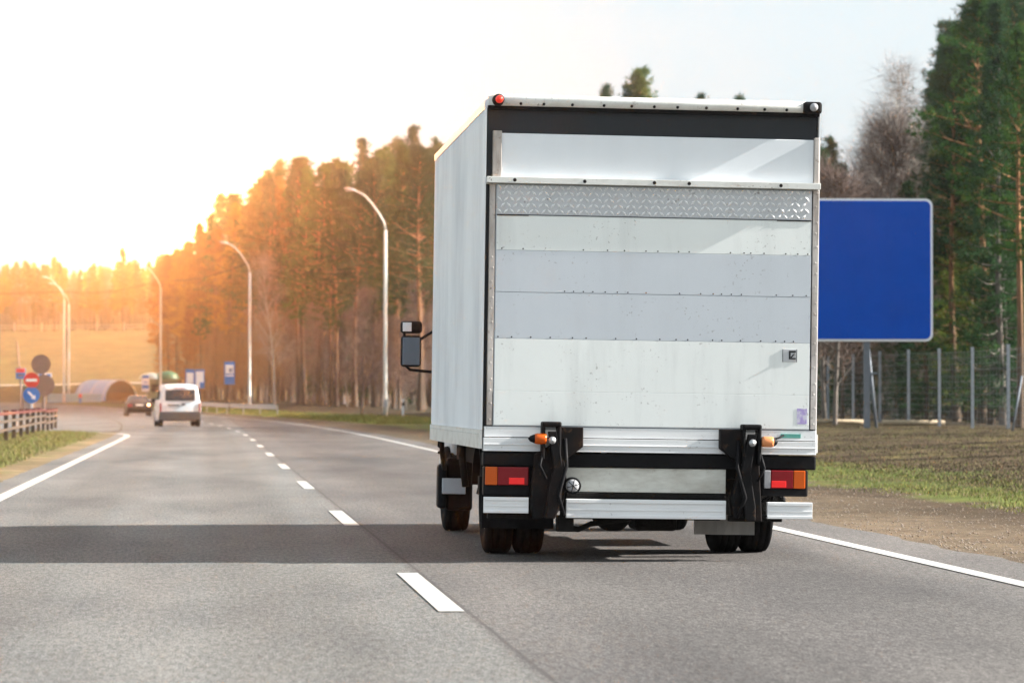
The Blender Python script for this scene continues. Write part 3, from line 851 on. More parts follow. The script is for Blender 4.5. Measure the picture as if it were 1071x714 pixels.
# ------------------------------------------------------------------ street lamps
m_lp = plain('lamp_pole_paint', (.60, .58, .52), .5, .1, var=.08)
def make_lamp():
    root = thing('street_lamp', '', 'street lamp')
    MB().tube([(0, 0, 0), (0, 0, 1.3), (0, 0, 1.35), (0, 0, 11.7)], [.15, .15, .125, .105], 14).build('pole', m_lp, root)
    a = [(0, 0, 11.7), (-.10, 0, 12.2), (-.42, 0, 12.75), (-.85, 0, 13.35), (-1.25, 0, 13.8), (-1.65, 0, 14.05), (-2.0, 0, 14.2)]
    MB().tube(a, [.075, .07, .065, .06, .06, .055, .05], 10).build('arm', m_lp, root)
    hd = MB().loft([[(x, -w, z - .03), (x, w, z - .03), (x, w * .8, z + h), (x, -w * .8, z + h)] for x, w, z, h in ((-1.85, .06, 14.14, .05), (-2.05, .13, 14.2, .1), (-2.35, .14, 14.26, .11), (-2.6, .08, 14.29, .06))], smooth=False).build('lamp_head', M_steel, root, bevel=.02)
    MB().box(-2.5, -2.1, -.09, .09, 14.13, 14.19).build('diffuser', M_clear, hd)
    MB().box(-.12, .12, -.17, -.10, .6, 1.1).build('service_door', M_steel, root)
    return root
lamp0 = make_lamp()
def copy_tree(o, parent=None):
    c = o.copy(); COL.objects.link(c)
    if parent is not None: c.parent = parent
    for ch in list(o.children): copy_tree(ch, c)
    return c
lamps = [(403, 198, 437, 4, 'tall curved street lamp nearest the truck, in front of the forest'), (261, 271, 431, 9, 'street lamp standing right of the silver guardrail and the blue parking sign'),
         (168, 324, 0, 13, 'street lamp rising behind the white van and in front of the green kiosk'), (67, 362, 0, 17, 'front one of the two far left street lamps before the straw field'),
         (72, 385, 0, 17, 'rear, thinner looking one of the two far left street lamps before the straw field')]
for i, (px, Y, py, rz, lb) in enumerate(lamps):
    o = lamp0 if i == 0 else copy_tree(lamp0)
    x = px_xy(px, Y); z = height(x - curve(Y), Y) - .02
    o.location = (x, Y, z); o.rotation_euler = (0, 0, R(rz)); 
    if i == 4: o.scale = (.97, .97, .97)
    tag(o, lb, 'street lamp', 'street lamps along the right of the road')
# power line between the lamp tops
mb = MB(); pts = []
tops = [o.location + Vector((0, 0, 12.6)) for o in (lamps and [x for x in COL.objects if x.name.startswith('street_lamp') and x.parent is None])]
tops = sorted(tops, key=lambda p: p.y)
tops = [tops[1], tops[2], tops[3], tops[3] + Vector((-60, 60, 2))]
for a, b_ in zip(tops[:-1], tops[1:]):
    for k in range(8):
        t = k / 8; p = a.lerp(b_, t); p.z -= 1.6 * t * (1 - t) * 4 * .35; pts.append(p)
pts.append(tops[-1])
tag(mb.tube(pts, .03, 5).build('power_line', M_black), 'thin dark overhead cable strung above the road at the lamp tops', 'cable')

# ------------------------------------------------------------------ signs
m_blue = plain('sign_blue', (.0, .070, .45), .6, var=.08, nscale=.9, spec=.05)
m_swhite = plain('sign_white', (.78, .79, .80), .4, var=.05)
m_sred = plain('sign_red', (.62, .03, .02), .4, var=.05)
m_sbl = plain('sign_mid_blue', (.02, .16, .52), .4, var=.05)
m_back = plain('sign_back', (.17, .12, .10), .6, var=.15)
m_sgreen = plain('sign_green', (.04, .20, .10), .5, var=.2)

def rrect(x0, x1, z0, z1, r_, n=6):
    pts = []
    for cx, cz, a0 in ((x1 - r_, z1 - r_, 0), (x0 + r_, z1 - r_, 90), (x0 + r_, z0 + r_, 180), (x1 - r_, z0 + r_, 270)):
        for k in range(n + 1):
            t = R(a0 + 90 * k / n); pts.append((cx + r_ * math.cos(t), cz + r_ * math.sin(t)))
    return pts
m_fpost = plain('fence_post', (.15, .17, .20), .6, .2, var=.15)
# big blank blue direction sign right of the truck
BY = 96.0
bx1 = px_xy(975, BY); bx0 = bx1 - 6.4
dsc = (BY * math.cos(YAW) + bx1 * math.sin(YAW)) / F
zt = CAMH + (HORY - 208) * dsc; zb = CAMH + (HORY - 357) * dsc
big = thing('direction_sign', 'huge blank blue road sign with a thin white border beside the truck', 'road sign', ((bx0 + bx1) / 2, BY, height(19, BY)), R(-2))
hw = (bx1 - bx0) / 2; gz = height(19, BY)
MB().prism(rrect(-hw, hw, zb - gz, zt - gz, .22), 0, .05, 'Y').build('border', m_swhite, big)
MB().prism(rrect(-hw + .07, hw - .07, zb - gz + .07, zt - gz - .07, .17), -.012, -.002, 'Y').build('panel', m_blue, big)
pxp = px_xy(907, BY) - (bx0 + bx1) / 2
for x in (pxp, -pxp):
    m = MB().box(x - .09, x + .09, .06, .2, -.3, zt - gz - .3)
    if x > 0:
        m.tube([(x + .02, .13, zb - gz + .1), (x + .34, .30, -.1)], .05, 8).box(x + .02, x + .34, .12, .16, 1.7, 1.76)
    else:
        m.tube([(x - .02, .13, zb - gz + .1), (x - .34, .30, -.1)], .05, 8)
    m.build('post', m_fpost, big)
m = MB()
for k in range(5):
    z = zb - gz + .4 + k * (zt - zb - .8) / 4; m.box(-hw + .1, hw - .1, .051, .1, z - .05, z + .05)
m.build('rear_brace', M_steel, big)

# the no entry and keep right signs on one post in the barrier
SY = 112.0
def at_px(px, Y): return px_xy(px, Y)
x = at_px(33, SY)
def disc(r_, y0, y1, cx, cz, n=28):
    return [(cx + r_ * math.cos(2 * PI * k / n), cz + r_ * math.sin(2 * PI * k / n)) for k in range(n)]
def zpx(py, Y, x=0): return CAMH + (HORY - py) * (Y * math.cos(YAW) + x * math.sin(YAW)) / F
s = thing('sign_post', 'post with a red no entry disc above a blue arrow disc by the median barrier', 'road sign', (x, SY, height(-6.2, SY)))
g0 = height(-6.2, SY)
MB().tube([(0, .05, -.2), (0, .05, zpx(392, SY))], .04, 10).build('post', M_steel, s)
zc = zpx(397.5, SY) - g0
o = MB().prism(disc(.27, 0, 0, 0, zc), -.01, .015, 'Y').build('no_entry_disc', m_sred, s)
MB().box(-.19, .19, -.018, -.011, zc - .045, zc + .045).build('white_bar', m_swhite, o)
zc = zpx(413, SY) - g0
o = MB().prism(disc(.29, 0, 0, 0, zc), -.01, .015, 'Y').build('keep_right_disc', m_sbl, s)
Mx = Matrix.Translation((0, 0, zc)) @ Matrix.Rotation(R(45), 4, 'Y')
MB().box(-.17, .10, -.018, -.0115, -.035, .035).prism([(.08, -.10), (.21, 0), (.08, .10)], -.0178, -.0117, 'Y').build('white_arrow', m_swhite, o, M=Mx)
MB().box(-.13, .13, -.02, .02, .30, .62, mi=0).build('hazard_plate', m_back, s)
Mz = Matrix.Translation((0, 0, .46)) @ Matrix.Rotation(R(-40), 4, 'Y')
MB().box(-.12, .12, -.026, -.021, -.045, .02).build('white_bar', m_swhite, s, M=Mz)

# two sign backs on one pole
SY = 118.0
x = at_px(45, SY); g0 = height(-6.6, SY)
s = thing('sign_post', 'pole with two grey brown disc signs seen from behind, right of the no entry sign', 'road sign', (x, SY, g0))
MB().tube([(.02, .0, -.2), (.02, .0, zpx(372, SY))], .045, 10).build('post', m_back, s)
MB().prism(disc(.36, 0, 0, -.07, zpx(381, SY) - g0), -.05, -.03, 'Y').build('sign_back', m_back, s)
MB().prism(disc(.40, 0, 0, .03, zpx(403, SY) - g0), -.05, -.03, 'Y').build('sign_back', m_back, s)
# more far plates
def plate_sign(name, label, px0, px1, py0, py1, Y, cols_, base_u=None, cat='road sign', pole=True):
    x0, x1 = at_px(px0, Y), at_px(px1, Y); xc = (x0 + x1) / 2
    g0 = height(xc - curve(Y), Y); z1, z0 = zpx(py0, Y, xc) - g0, zpx(py1, Y, xc) - g0
    s = thing(name, label, cat, (xc, Y, g0)); w = (x1 - x0) / 2
    MB().box(-w, w, 0, .03, z0, z1).build('panel', cols_[0], s, bevel=.01)
    for (a, b_, c, d, mt, nm) in cols_[1]:
        MB().box(-w + 2 * w * a, -w + 2 * w * b_, -.012, -.002, z0 + (z1 - z0) * c, z0 + (z1 - z0) * d).build(nm, mt, s)
    if pole: MB().tube([(0, .08, -.2), (0, .08, z1 - .05)], .035, 8).build('post', m_back, s)
    return s
plate_sign('information_sign', 'blue framed white sign with a dark picture, left of two adjoining by the white van', 194, 203.2, 386, 404, 235, (m_sbl, [(.12, .9, .08, .8, m_swhite, 'white_field'), ]))
s = COL.objects[-1]
sg = [o for o in COL.objects if o.get('label', '').startswith('blue framed white sign with a dark')][0]
MB().box(-.2, .2, -.02, -.013, 4.0 - 2.35, 4.0 - 1.9).build('picture', m_back, sg) if False else None
plate_sign('information_sign', 'blue framed white sign with a blue corner square, right of two adjoining signs', 203.8, 214, 386, 406, 235.0, (m_sbl, [(.1, .9, .32, .88, m_swhite, 'white_field'), (.1, .5, .04, .32, m_swhite, 'white_field')]))
plate_sign('parking_sign', 'upright blue sign with a white upper half in front of the forest', 234.5, 245.5, 378, 402, 240, (m_sbl, [(.12, .88, .48, .86, m_swhite, 'white_field'), (.45, .75, .55, .7, m_sbl, 'symbol'), (.1, .9, .36, .42, m_swhite, 'text_line')]), pole=True)
plate_sign('bus_stop_sign', 'small blue and white sign above the dark car, left of the kiosk', 148.5, 156, 392, 409, 300, (m_swhite, [(.05, .95, .15, .40, m_sbl, 'lower_band'), (.05, .95, .80, .98, m_sbl, 'upper_band'), (.2, .8, .52, .6, m_sbl, 'symbol')]))
plate_sign('small_sign', 'small red topped violet blue sign left of the no entry disc', 16.5, 27, 385, 396, 150, (m_sbl, [(.05, .9, .6, .97, m_sred, 'red_band'), (.2, .8, .25, .4, m_back, 'symbol')]))
plate_sign('marker_plate', 'narrow violet white plate between the two disc sign backs', 40, 54, 390, 394.5, 160, (m_swhite, [(.05, .3, .2, .8, m_sbl, 'blue_end'), (.6, .95, .2, .8, m_sbl, 'blue_end')]))
# leaning stake beyond
x = at_px(25, 230); g0 = height(x - curve(230), 230)
tag(MB().tube([(0, 0, -.1), (-.5, 0, zpx(357, 230) - g0)], .07, 7).build('leaning_pole', m_back, loc=(x, 230, g0)), 'leaning dark wooden pole in front of the straw field', 'pole')

# ------------------------------------------------------------------ median barrier
m_wood = plain('dark_barrier_wood', (.075, .05, .035), .8, var=.3)
m_cap = plain('barrier_red', (.11, .02, .016), .6, var=.2)
m_prail = plain('barrier_rail', (.085, .058, .038), .8, var=.2)
br = thing('median_barrier', 'brown post and rail barrier with red caps along the grass median', 'guardrail', (-6, 100, 0))
def bxy(Y): return -5.35 - (Y - 86) * .0175
Ys = [61 + 5 * i for i in range(15)]
for Y in Ys:
    g0 = height(bxy(Y), Y)
    m = MB().box(-.055, .055, -.05, .05, -.3, .80)
    p = m.build('post', m_wood, br, bevel=.01, loc=(bxy(Y) + 6, Y - 100, g0))
    MB().box(-.08, .08, -.12, .12, .801, .845).build('red_cap', m_cap, p)
for z, r_, mt in ((.34, .035, m_prail), (.56, .035, m_prail)):
    m = MB()
    for a, b_ in zip(Ys[:-1], Ys[1:]):
        m.box(0, .04, 0, 5, -r_, r_, M=Matrix.Translation((bxy(a) + 6 + .075, a - 100, height(bxy(a), a) + z)) @ Matrix.Rotation(math.atan(.0175), 4, 'Z'))
    m.build('rail', mt, br)
m = MB()
for a, b_ in zip(Ys[:-1], Ys[1:]):
    m.box(0, .09, 0, 5, -.035, .035, M=Matrix.Translation((bxy(a) + 6 + .02, a - 100, height(bxy(a), a) + .76)) @ Matrix.Rotation(math.atan(.0175), 4, 'Z'))
m.build('top_rail', m_cap, br)

# silver guardrail curving away on the right, behind the van
gr = thing('guardrail', 'silver guardrail curving behind the right side of the white van', 'guardrail', (0, 250, 0))
pts = []
for i in range(14):
    Y = 222 + i * 7; u = 8.6 + .012 * i * i
    pts.append((u + curve(Y) + (i < 3) * (3 - i) * .45, Y - 250, height(0, Y, False) + .02))
m = MB(); vs = []
prof = [(.0, .78), (-.04, .72), (-.0, .66), (.02, .62), (0, .58), (-.04, .52), (0, .46)]
for p in pts:
    vs.append([(p[0] + a, p[1], p[2] + z) for a, z in prof] + [(p[0] + a + .01, p[1], p[2] + z) for a, z in reversed(prof)])
m.loft(vs, smooth=False).build('rail', M_steel, gr)
for p in pts:
    MB().box(p[0] + .03, p[0] + .13, p[1] - .06, p[1] + .06, p[2] - .2, p[2] + .74).build('post', M_steel, gr)

# delineator beside the lamp
x = at_px(421.5, 196); g0 = height(x - curve(196), 196)
s = tag(MB().prism([(-.07, 0), (.07, 0), (.07, 1.0), (-.07, 1.08)], -.05, .05, 'Y').build('delineator_post', m_swhite, loc=(x, 196, g0)), 'short white roadside post with a dark band beside the nearest lamp', 'delineator post')
MB().box(-.074, .074, -.054, .054, .62, .86).build('black_band', M_black, s)

# ------------------------------------------------------------------ small buildings
def gpt(px, Y): 
    x = at_px(px, Y); return x, height(x - curve(Y), Y)
AYY = 372.0
x, g0 = gpt(127, AYY)
m_roofb = plain('pale_blue_metal', (.22, .34, .50), .5, .0, var=.1, stretch=(6, .3, 1))
m_end = plain('dark_end_wall', (.035, .045, .05), .9, var=.3); m_earth = plain('brown_door', (.09, .06, .03), .9, var=.25)
sh = thing('arched_shed', 'low arched shed with a pale blue metal roof and dark open end', 'shed', (x, AYY, g0), R(52))
rw, rh, ln = 3.0, 2.45, 4.6
arc = [(rw * math.cos(PI * k / 16), rh * math.sin(PI * k / 16)) for k in range(17)]
arc_in = [(p * .965, q_ * .965) for p, q_ in reversed(arc)]
vs = []
MB().prism(arc + arc_in, 0, ln, 'Y').build('roof', m_roofb, sh)
MB().prism([(p * .96, q_ * .96) for p, q_ in arc], .12, .2, 'Y').build('end_wall', m_end, sh)
MB().box(-2.3, 2.3, .06, .115, 0, .95).build('door', m_earth, sh, bevel=.02)
m = MB()
for k in range(3): 
    y = .3 + k * 1.9; m.prism([(p * 1.015, q_ * 1.015) for p, q_ in arc] + [(p * 1.001, q_ * 1.001) for p, q_ in reversed(arc)], y, y + .12, 'Y')
m.build('roof_rib', M_steel, sh)

m_lb = plain('pale_blue_wall', (.25, .40, .48), .6, var=.12)
x, g0 = gpt(92, 366)
s = tag(MB().box(-4.6, 1.6, 0, .3, -.2, .85).box(-4.7, 1.7, -.05, .35, .85, .95).build('low_wall', m_lb, bevel=.03, loc=(x, 366, g0)), 'low pale blue wall left of the arched shed', 'wall')
x, g0 = gpt(84, 350)
s = tag(MB().box(-.12, .12, -.05, .05, 0, .6).build('marker_post', m_sbl, loc=(x, 350, g0)), 'tiny violet post with a red top in front of the pale blue wall', 'post')
MB().box(-.17, .17, -.07, .04, .6, .98).build('red_top', m_sred, s, bevel=.03)

KY = 345.0
x, g0 = gpt(169, KY)
k_ = thing('kiosk', 'small green kiosk with a domed green and grey roof behind the van', 'kiosk', (x, KY, g0), R(6))
m_kw = plain('kiosk_green', (.17, .21, .13), .7, var=.25); m_kr = plain('kiosk_roof', (.05, .17, .09), .5, var=.15)
MB().box(-1.5, 1.7, 0, 2.6, 0, 2.25).build('wall', m_kw, k_, bevel=.03)
MB().lathe([(1.45, 0), (1.4, .3), (1.1, .62), (.6, .85), (0, .92)], (.65, 1.3, 2.4), 'Z', 20).build('roof', m_kr, k_)
MB().lathe([(1.2, 0), (1.15, .25), (.9, .5), (.5, .68), (0, .74)], (-1.15, 1.2, 2.38), 'Z', 20).build('roof', plain('kiosk_grey_roof', (.30, .38, .36), .5), k_)
MB().box(-1.7, 1.9, -.15, 2.7, 2.25, 2.37).build('eave', m_kw, k_)
MB().box(-1.1, -.2, -.03, -.002, 1.0, 1.8).build('window', M_glass, k_); MB().box(.5, 1.2, -.03, -.002, .0, 1.9).build('door', m_end, k_)

# ------------------------------------------------------------------ fences
m_wire = plain('fence_wire', (.16, .17, .18), .5, .5)
m_fp2 = plain('pale_fence_post', (.27, .30, .34), .6, .1, var=.15)
pf = thing('perimeter_fence', 'tall grey post and wire mesh fence in front of the right hand forest', 'fence', (24, 100, 0))
FU = [88.5 + 4.4 * i for i in range(-2, 26)]
for Y in FU:
    g0 = height(24, Y)
    MB().box(-.045, .045, -.045, .045, -.3, 2.55).build('post', m_fp2, pf, loc=(curve(Y), Y - 100, g0))
m = MB()
for k in range(13):
    z = .12 + k * .19
    m.tube([(curve(Y) - .05, Y - 100, height(24, Y) + z) for Y in FU], .0045, 4)
Y = FU[0]
while Y < FU[-1]:
    m.tube([(curve(Y) - .05, Y - 100, height(24, Y) + .1), (curve(Y) - .05, Y - 100, height(24, Y) + 2.42)], .003, 3, cap=False); Y += .4
m.build('wire_mesh', m_wire, pf)
# leaning prop at the right border
tag(MB().tube([(0, 0, -.1), (.35, .2, 1.55)], .03, 8).build('leaning_stake', m_fpost, loc=(px_xy(1058, 87), 87, height(22, 87))), 'thin grey stake leaning right in the dry grass at the photo right edge', 'stake')
# fallen pale logs by the fence
m_log = plain('pale_log', (.38, .30, .20), .9, var=.3)
tag(MB().tube([(-1.2, 0, .12), (1.0, .3, .10)], [.09, .07], 8).build('log', m_log, loc=(px_xy(875, 108), 108, height(22, 108))), 'left pale log lying at the foot of the wire fence', 'log', 'logs by the fence')
tag(MB().tube([(-1.0, 0, .12), (1.1, -.2, .12)], [.10, .08], 8).build('log', m_log, loc=(px_xy(953, 104), 104, height(22, 104))), 'right pale log lying at the foot of the wire fence', 'log', 'logs by the fence')
# pale post fence along the top of the straw field
m_pf = plain('pale_post', (.55, .48, .42), .8)
hf = thing('field_fence', 'distant pale post fence along the top of the straw field', 'fence', (0, 610, 0))
rail = []
for i in range(44):
    xx = -78 + i * 2.6; u = xx - curve(610); g0 = height(u, 610)
    if i % 2 == 0: MB().box(-.10, .10, -.1, .1, -.2, 1.7).build('post', m_pf, hf, loc=(xx, 0, g0))
    rail.append((xx, 0, g0 + 1.1))
MB().tube(rail, .05, 4).tube([(a, b_, c - .5) for a, b_, c in rail], .05, 4).build('rail', m_pf, hf)

# ------------------------------------------------------------------ trees
def foliage_mat(name, c1, c2, trans=.32):
    m, nt, b = newmat(name)
    oi = N(nt, 'ShaderNodeObjectInfo')
    v = coords(nt, 'Object')
    f = noise(nt, v, .55, 3, .6)
    col = mixc(nt, ramp(nt, f, .35, .65), c1, c2)
    hs = N(nt, 'ShaderNodeHueSaturation')
    mr = N(nt, 'ShaderNodeMapRange'); nt.links.new(oi.outputs['Random'], mr.inputs['Value']); mr.inputs['To Min'].default_value = .72; mr.inputs['To Max'].default_value = 1.25
    mh = N(nt, 'ShaderNodeMapRange'); nt.links.new(oi.outputs['Random'], mh.inputs['Value']); mh.inputs['To Min'].default_value = .482; mh.inputs['To Max'].default_value = .512
    nt.links.new(mr.outputs[0], hs.inputs['Value']); nt.links.new(mh.outputs[0], hs.inputs['Hue']); nt.links.new(col, hs.inputs['Color'])
    df = N(nt, 'ShaderNodeBsdfDiffuse'); tr = N(nt, 'ShaderNodeBsdfTranslucent'); ms = N(nt, 'ShaderNodeMixShader')
    ms.inputs[0].default_value = trans
    nt.links.new(hs.outputs[0], df.inputs[0]); nt.links.new(hs.outputs[0], tr.inputs[0])
    nt.links.new(df.outputs[0], ms.inputs[1]); nt.links.new(tr.outputs[0], ms.inputs[2])
    nt.links.new(ms.outputs[0], nt.nodes['Material Output'].inputs['Surface'])
    return m
F_green = foliage_mat('pine_needles', (.025, .078, .018), (.065, .135, .030))
F_dark = foliage_mat('dark_needles', (.020, .055, .026), (.050, .095, .035))
F_olive = foliage_mat('olive_needles', (.09, .085, .02), (.17, .13, .03))
F_glow = foliage_mat('golden_needles', (.28, .12, .02), (.48, .23, .04), .35)  # warm glow painted into the needle colour
F_young = foliage_mat('young_pine_needles', (.07, .11, .02), (.15, .19, .04))
m_bark, nt, b = newmat('pine_bark')
v = coords(nt, 'Object'); sp_ = N(nt, 'ShaderNodeSeparateXYZ'); nt.links.new(v, sp_.inputs[0])
mr = N(nt, 'ShaderNodeMapRange'); nt.links.new(sp_.outputs[2], mr.inputs['Value']); mr.inputs['From Min'].default_value = 3; mr.inputs['From Max'].default_value = 10
cb = mixc(nt, mr.outputs[0], (.11, .075, .05), (.32, .15, .065))
cb = mixc(nt, 1.0, cb, mixc(nt, ramp(nt, noise(nt, coords(nt, 'Object', (6, 6, 1)), 1.5, 4), .3, .7), (.55, .55, .55), (1.3, 1.3, 1.3)), 'MULTIPLY')
nt.links.new(cb, b.inputs['Base Color']); b.inputs['Roughness'].default_value = .95
m_barkg = plain('grey_bark', (.17, .145, .125), .95, var=.4, nscale=2, stretch=(4, 4, 1))
m_twig = plain('brown_twigs', (.15, .10, .08), .95, var=.35, nscale=.6)
m_twigp = plain('pale_birch_twigs', (.30, .25, .22), .95, var=.3, nscale=.6)
m_birch = plain('birch_bark', (.45, .42, .38), .8, var=.5, nscale=2, stretch=(1, 1, 6))
m_twig_glow = plain('orange_twigs', (.30, .16, .07), .95, var=.3, nscale=.6)  # same glow tint painted into the twigs

def tubes(paths, n=4):
    """paths: list of (pts Nx3, radii N) -> verts, quads"""
    V = []; Q = []; o = 0
    for P, r_ in paths:
        P = np.asarray(P, float); k = len(P)
        D = np.gradient(P, axis=0); D /= (np.linalg.norm(D, axis=1)[:, None] + 1e-9)
        up = np.array([0, 0, 1.]) if abs(D[0][2]) < .9 else np.array([1., 0, 0])
        A = np.cross(D, up); A /= (np.linalg.norm(A, axis=1)[:, None] + 1e-9); B = np.cross(A, D)
        t = np.arange(n) * 2 * PI / n
        ring = P[:, None, :] + (A[:, None, :] * np.cos(t)[None, :, None] + B[:, None, :] * np.sin(t)[None, :, None]) * np.asarray(r_)[:, None, None]
        V.append(ring.reshape(-1, 3))
        for i in range(k - 1):
            for j in range(n):
                j2 = (j + 1) % n
                Q.append((o + i * n + j, o + i * n + j2, o + (i + 1) * n + j2, o + (i + 1) * n + j))
        o += k * n
    return np.concatenate(V), np.array(Q)

def tufts(C, Dm, per, Lg, Wd, spread=.9, rng=RNG):
    """C (M,3) tuft centres, Dm (M,3) main directions -> thin triangles"""
    M_ = len(C)
    C = np.repeat(C, per, 0); D = np.repeat(Dm, per, 0)
    r_ = rng.normal(size=C.shape); r_ /= np.linalg.norm(r_, axis=1)[:, None]
    d = D + r_ * spread; d /= (np.linalg.norm(d, axis=1)[:, None] + 1e-9)
    s = np.cross(d, rng.normal(size=C.shape)); s /= (np.linalg.norm(s, axis=1)[:, None] + 1e-9)
    L_ = Lg * rng.uniform(.6, 1.25, size=(len(C), 1)); w = Wd * rng.uniform(.7, 1.3, size=(len(C), 1))
    C = C + rng.normal(size=C.shape) * Lg * .18
    v0 = C - s * w / 2; v1 = C + s * w / 2; v2 = C + d * L_
    V = np.stack([v0, v1, v2], 1).reshape(-1, 3)
    T = np.arange(len(V)).reshape(-1, 3)
    return V, T

def conifer(seed, H=20.0, crown=.45, rmax=2.6, nb=60, shape='pine', Lg=.30, Wd=.05, per=11, ncl=5, tpc=5):
    rng = np.random.default_rng(seed)
    ph = rng.uniform(0, 6)
    zz = np.linspace(0, H * .985, 14)
    lean = rng.normal(size=2) * .012
    cx = lean[0] * zz + .10 * np.sin(zz * .35 + ph); cy = lean[1] * zz + .10 * np.cos(zz * .3 + ph)
    cx -= cx[0]; cy -= cy[0]
    rad = .19 * (1 - zz / H) ** .75 + .015; rad[0] *= 1.3
    paths = [(np.stack([cx, cy, zz], 1), rad)]
    bp = []; C = []; D = []
    for i in range(nb):
        t = (i + rng.uniform(0, 1)) / nb
        z = H * (crown + (1 - crown) * t)
        x0, y0 = np.interp(z, zz, cx), np.interp(z, zz, cy)
        if shape == 'pine':
            r_ = rmax * min(1, .55 + t * 2.2) * (1.02 - t) ** .9 * rng.uniform(.5, 1.3) + .10
            el = .02 + .62 * t + rng.normal() * .2
        else:
            r_ = rmax * (1 - t) ** .85 * rng.uniform(.7, 1.12) + .12
            el = -.25 + .7 * t + rng.normal() * .1
        az = i * 2.399 + rng.normal() * .35
        d = np.array([math.cos(az) * math.cos(el), math.sin(az) * math.cos(el), math.sin(el)])
        sg = np.linspace(0, 1, 5)[:, None]
        P = np.array([x0, y0, z]) + d * r_ * sg
        bend = (.10 if shape == 'pine' else .16) * r_
        P[:, 2] += bend * (sg[:, 0] ** 2) - (.0 if shape == 'pine' else .1 * r_) * np.sin(sg[:, 0] * PI)
        bp.append((P, np.linspace(.035 + .012 * r_, .008, 5)))
        for c in range(ncl):
            s_ = rng.uniform(.3 if shape == 'pine' else .12, 1.0) if c else 1.0
            base = P[0] + (P[-1] - P[0]) * s_ ; base = base + np.array([0, 0, bend * s_ * s_ - bend * s_])
            off = rng.normal(size=3) * np.array([.36, .36, .13]) * (r_ / 2.2 + .15) * (1.0 if shape == 'pine' else .55)
            cc_ = base + off * (1 - .4 * s_)
            if c < 3: bp.append((np.array([base, (base + cc_) / 2 + [0, 0, .04], cc_]), np.array([.018, .012, .006])))
            n_ = rng.normal(size=(tpc, 3)) * np.array([.24, .24, .11]) * (.8 + .25 * r_)
            C.append(cc_ + n_); out = np.array([d[0], d[1], .45]); D.append(np.tile(out * .8, (tpc, 1)))
    # crown tip
    C.append(np.stack([np.full(10, cx[-1]), np.full(10, cy[-1]), np.linspace(H * .955, H, 10)], 1) + rng.normal(size=(10, 3)) * .05); D.append(np.tile([0, 0, 1.], (10, 1)))
    # dead lower sticks
    for i in range(9 if shape == 'pine' else 0):
        z = H * rng.uniform(min(.07, crown * .5), crown); az = rng.uniform(0, 6.28); l = rng.uniform(.4, 1.5)
        x0, y0 = np.interp(z, zz, cx), np.interp(z, zz, cy)
        bp.append((np.array([[x0, y0, z], [x0 + l * .5 * math.cos(az), y0 + l * .5 * math.sin(az), z + .05], [x0 + l * math.cos(az), y0 + l * math.sin(az), z - .12 * l]]), np.array([.025, .016, .006])))
    Vt, Qt = tubes(paths, 8); Vb, Qb = tubes(bp, 3)
    trunk = (np.concatenate([Vt, Vb]), np.concatenate([Qt, Qb + len(Vt)]))
    Vc, Tc = tufts(np.concatenate(C), np.concatenate(D), per, Lg, Wd, rng=rng)
    return trunk, (Vc, Tc)

def bare(seed, H=12.0, spread=.30, n1=26, fork=.12, n2=9, n3=5, wd=.022, droop=.0):
    rng = np.random.default_rng(seed)
    zz = np.linspace(0, H, 10); ph = rng.uniform(0, 6)
    cx = .12 * np.sin(zz * .5 + ph) + rng.normal() * .02 * zz; cy = .12 * np.cos(zz * .4 + ph); cx -= cx[0]; cy -= cy[0]
    paths = [(np.stack([cx, cy, zz], 1), .11 * (1 - zz / H) ** .8 * H / 12 + .012)]
    tw = []
    C = []; D = []; LL = []
    for i in range(n1):
        t = fork + (1 - fork) * (i + rng.uniform()) / n1; z = H * t
        p0 = np.array([np.interp(z, zz, cx), np.interp(z, zz, cy), z])
        az = i * 2.4 + rng.normal() * .4; el = .75 + .35 * t + rng.normal() * .15
        L1 = H * spread * (1.05 - t) ** .7 * rng.uniform(.6, 1.15) + .3
        d = np.array([math.cos(az) * math.cos(el), math.sin(az) * math.cos(el), math.sin(el)])
        p1 = p0 + d * L1 * .5; p2 = p1 + (d + [0, 0, .25]) * L1 * .5
        tw.append((np.array([p0, p1, p2]), np.array([.032 * H / 12, .02, .008])))
        for j in range(n2):
            s_ = rng.uniform(.15, 1); q0 = p0 + (p2 - p0) * s_
            d2 = d + rng.normal(size=3) * .6; d2[2] += .25 - droop; d2 /= np.linalg.norm(d2)
            L2 = L1 * rng.uniform(.25, .5)
            q1 = q0 + d2 * L2
            tw.append((np.array([q0, q1]), np.array([.012, .005])))
            m_ = n3
            ss = rng.uniform(.1, 1, size=(m_, 1))
            C.append(q0 + (q1 - q0) * ss); dd = d2 + rng.normal(size=(m_, 3)) * .5; dd[:, 2] -= droop; dd /= np.linalg.norm(dd, axis=1)[:, None]; D.append(dd)
    Vt, Qt = tubes(paths, 7); Vb, Qb = tubes(tw, 3)
    C = np.concatenate(C); D = np.concatenate(D)
    Vc, Tc = tufts(C, D, 4, .85 * H / 12 + .2, wd, .55, rng)
    return (np.concatenate([Vt, Vb]), np.concatenate([Qt, Qb + len(Vt)])), (Vc, Tc)

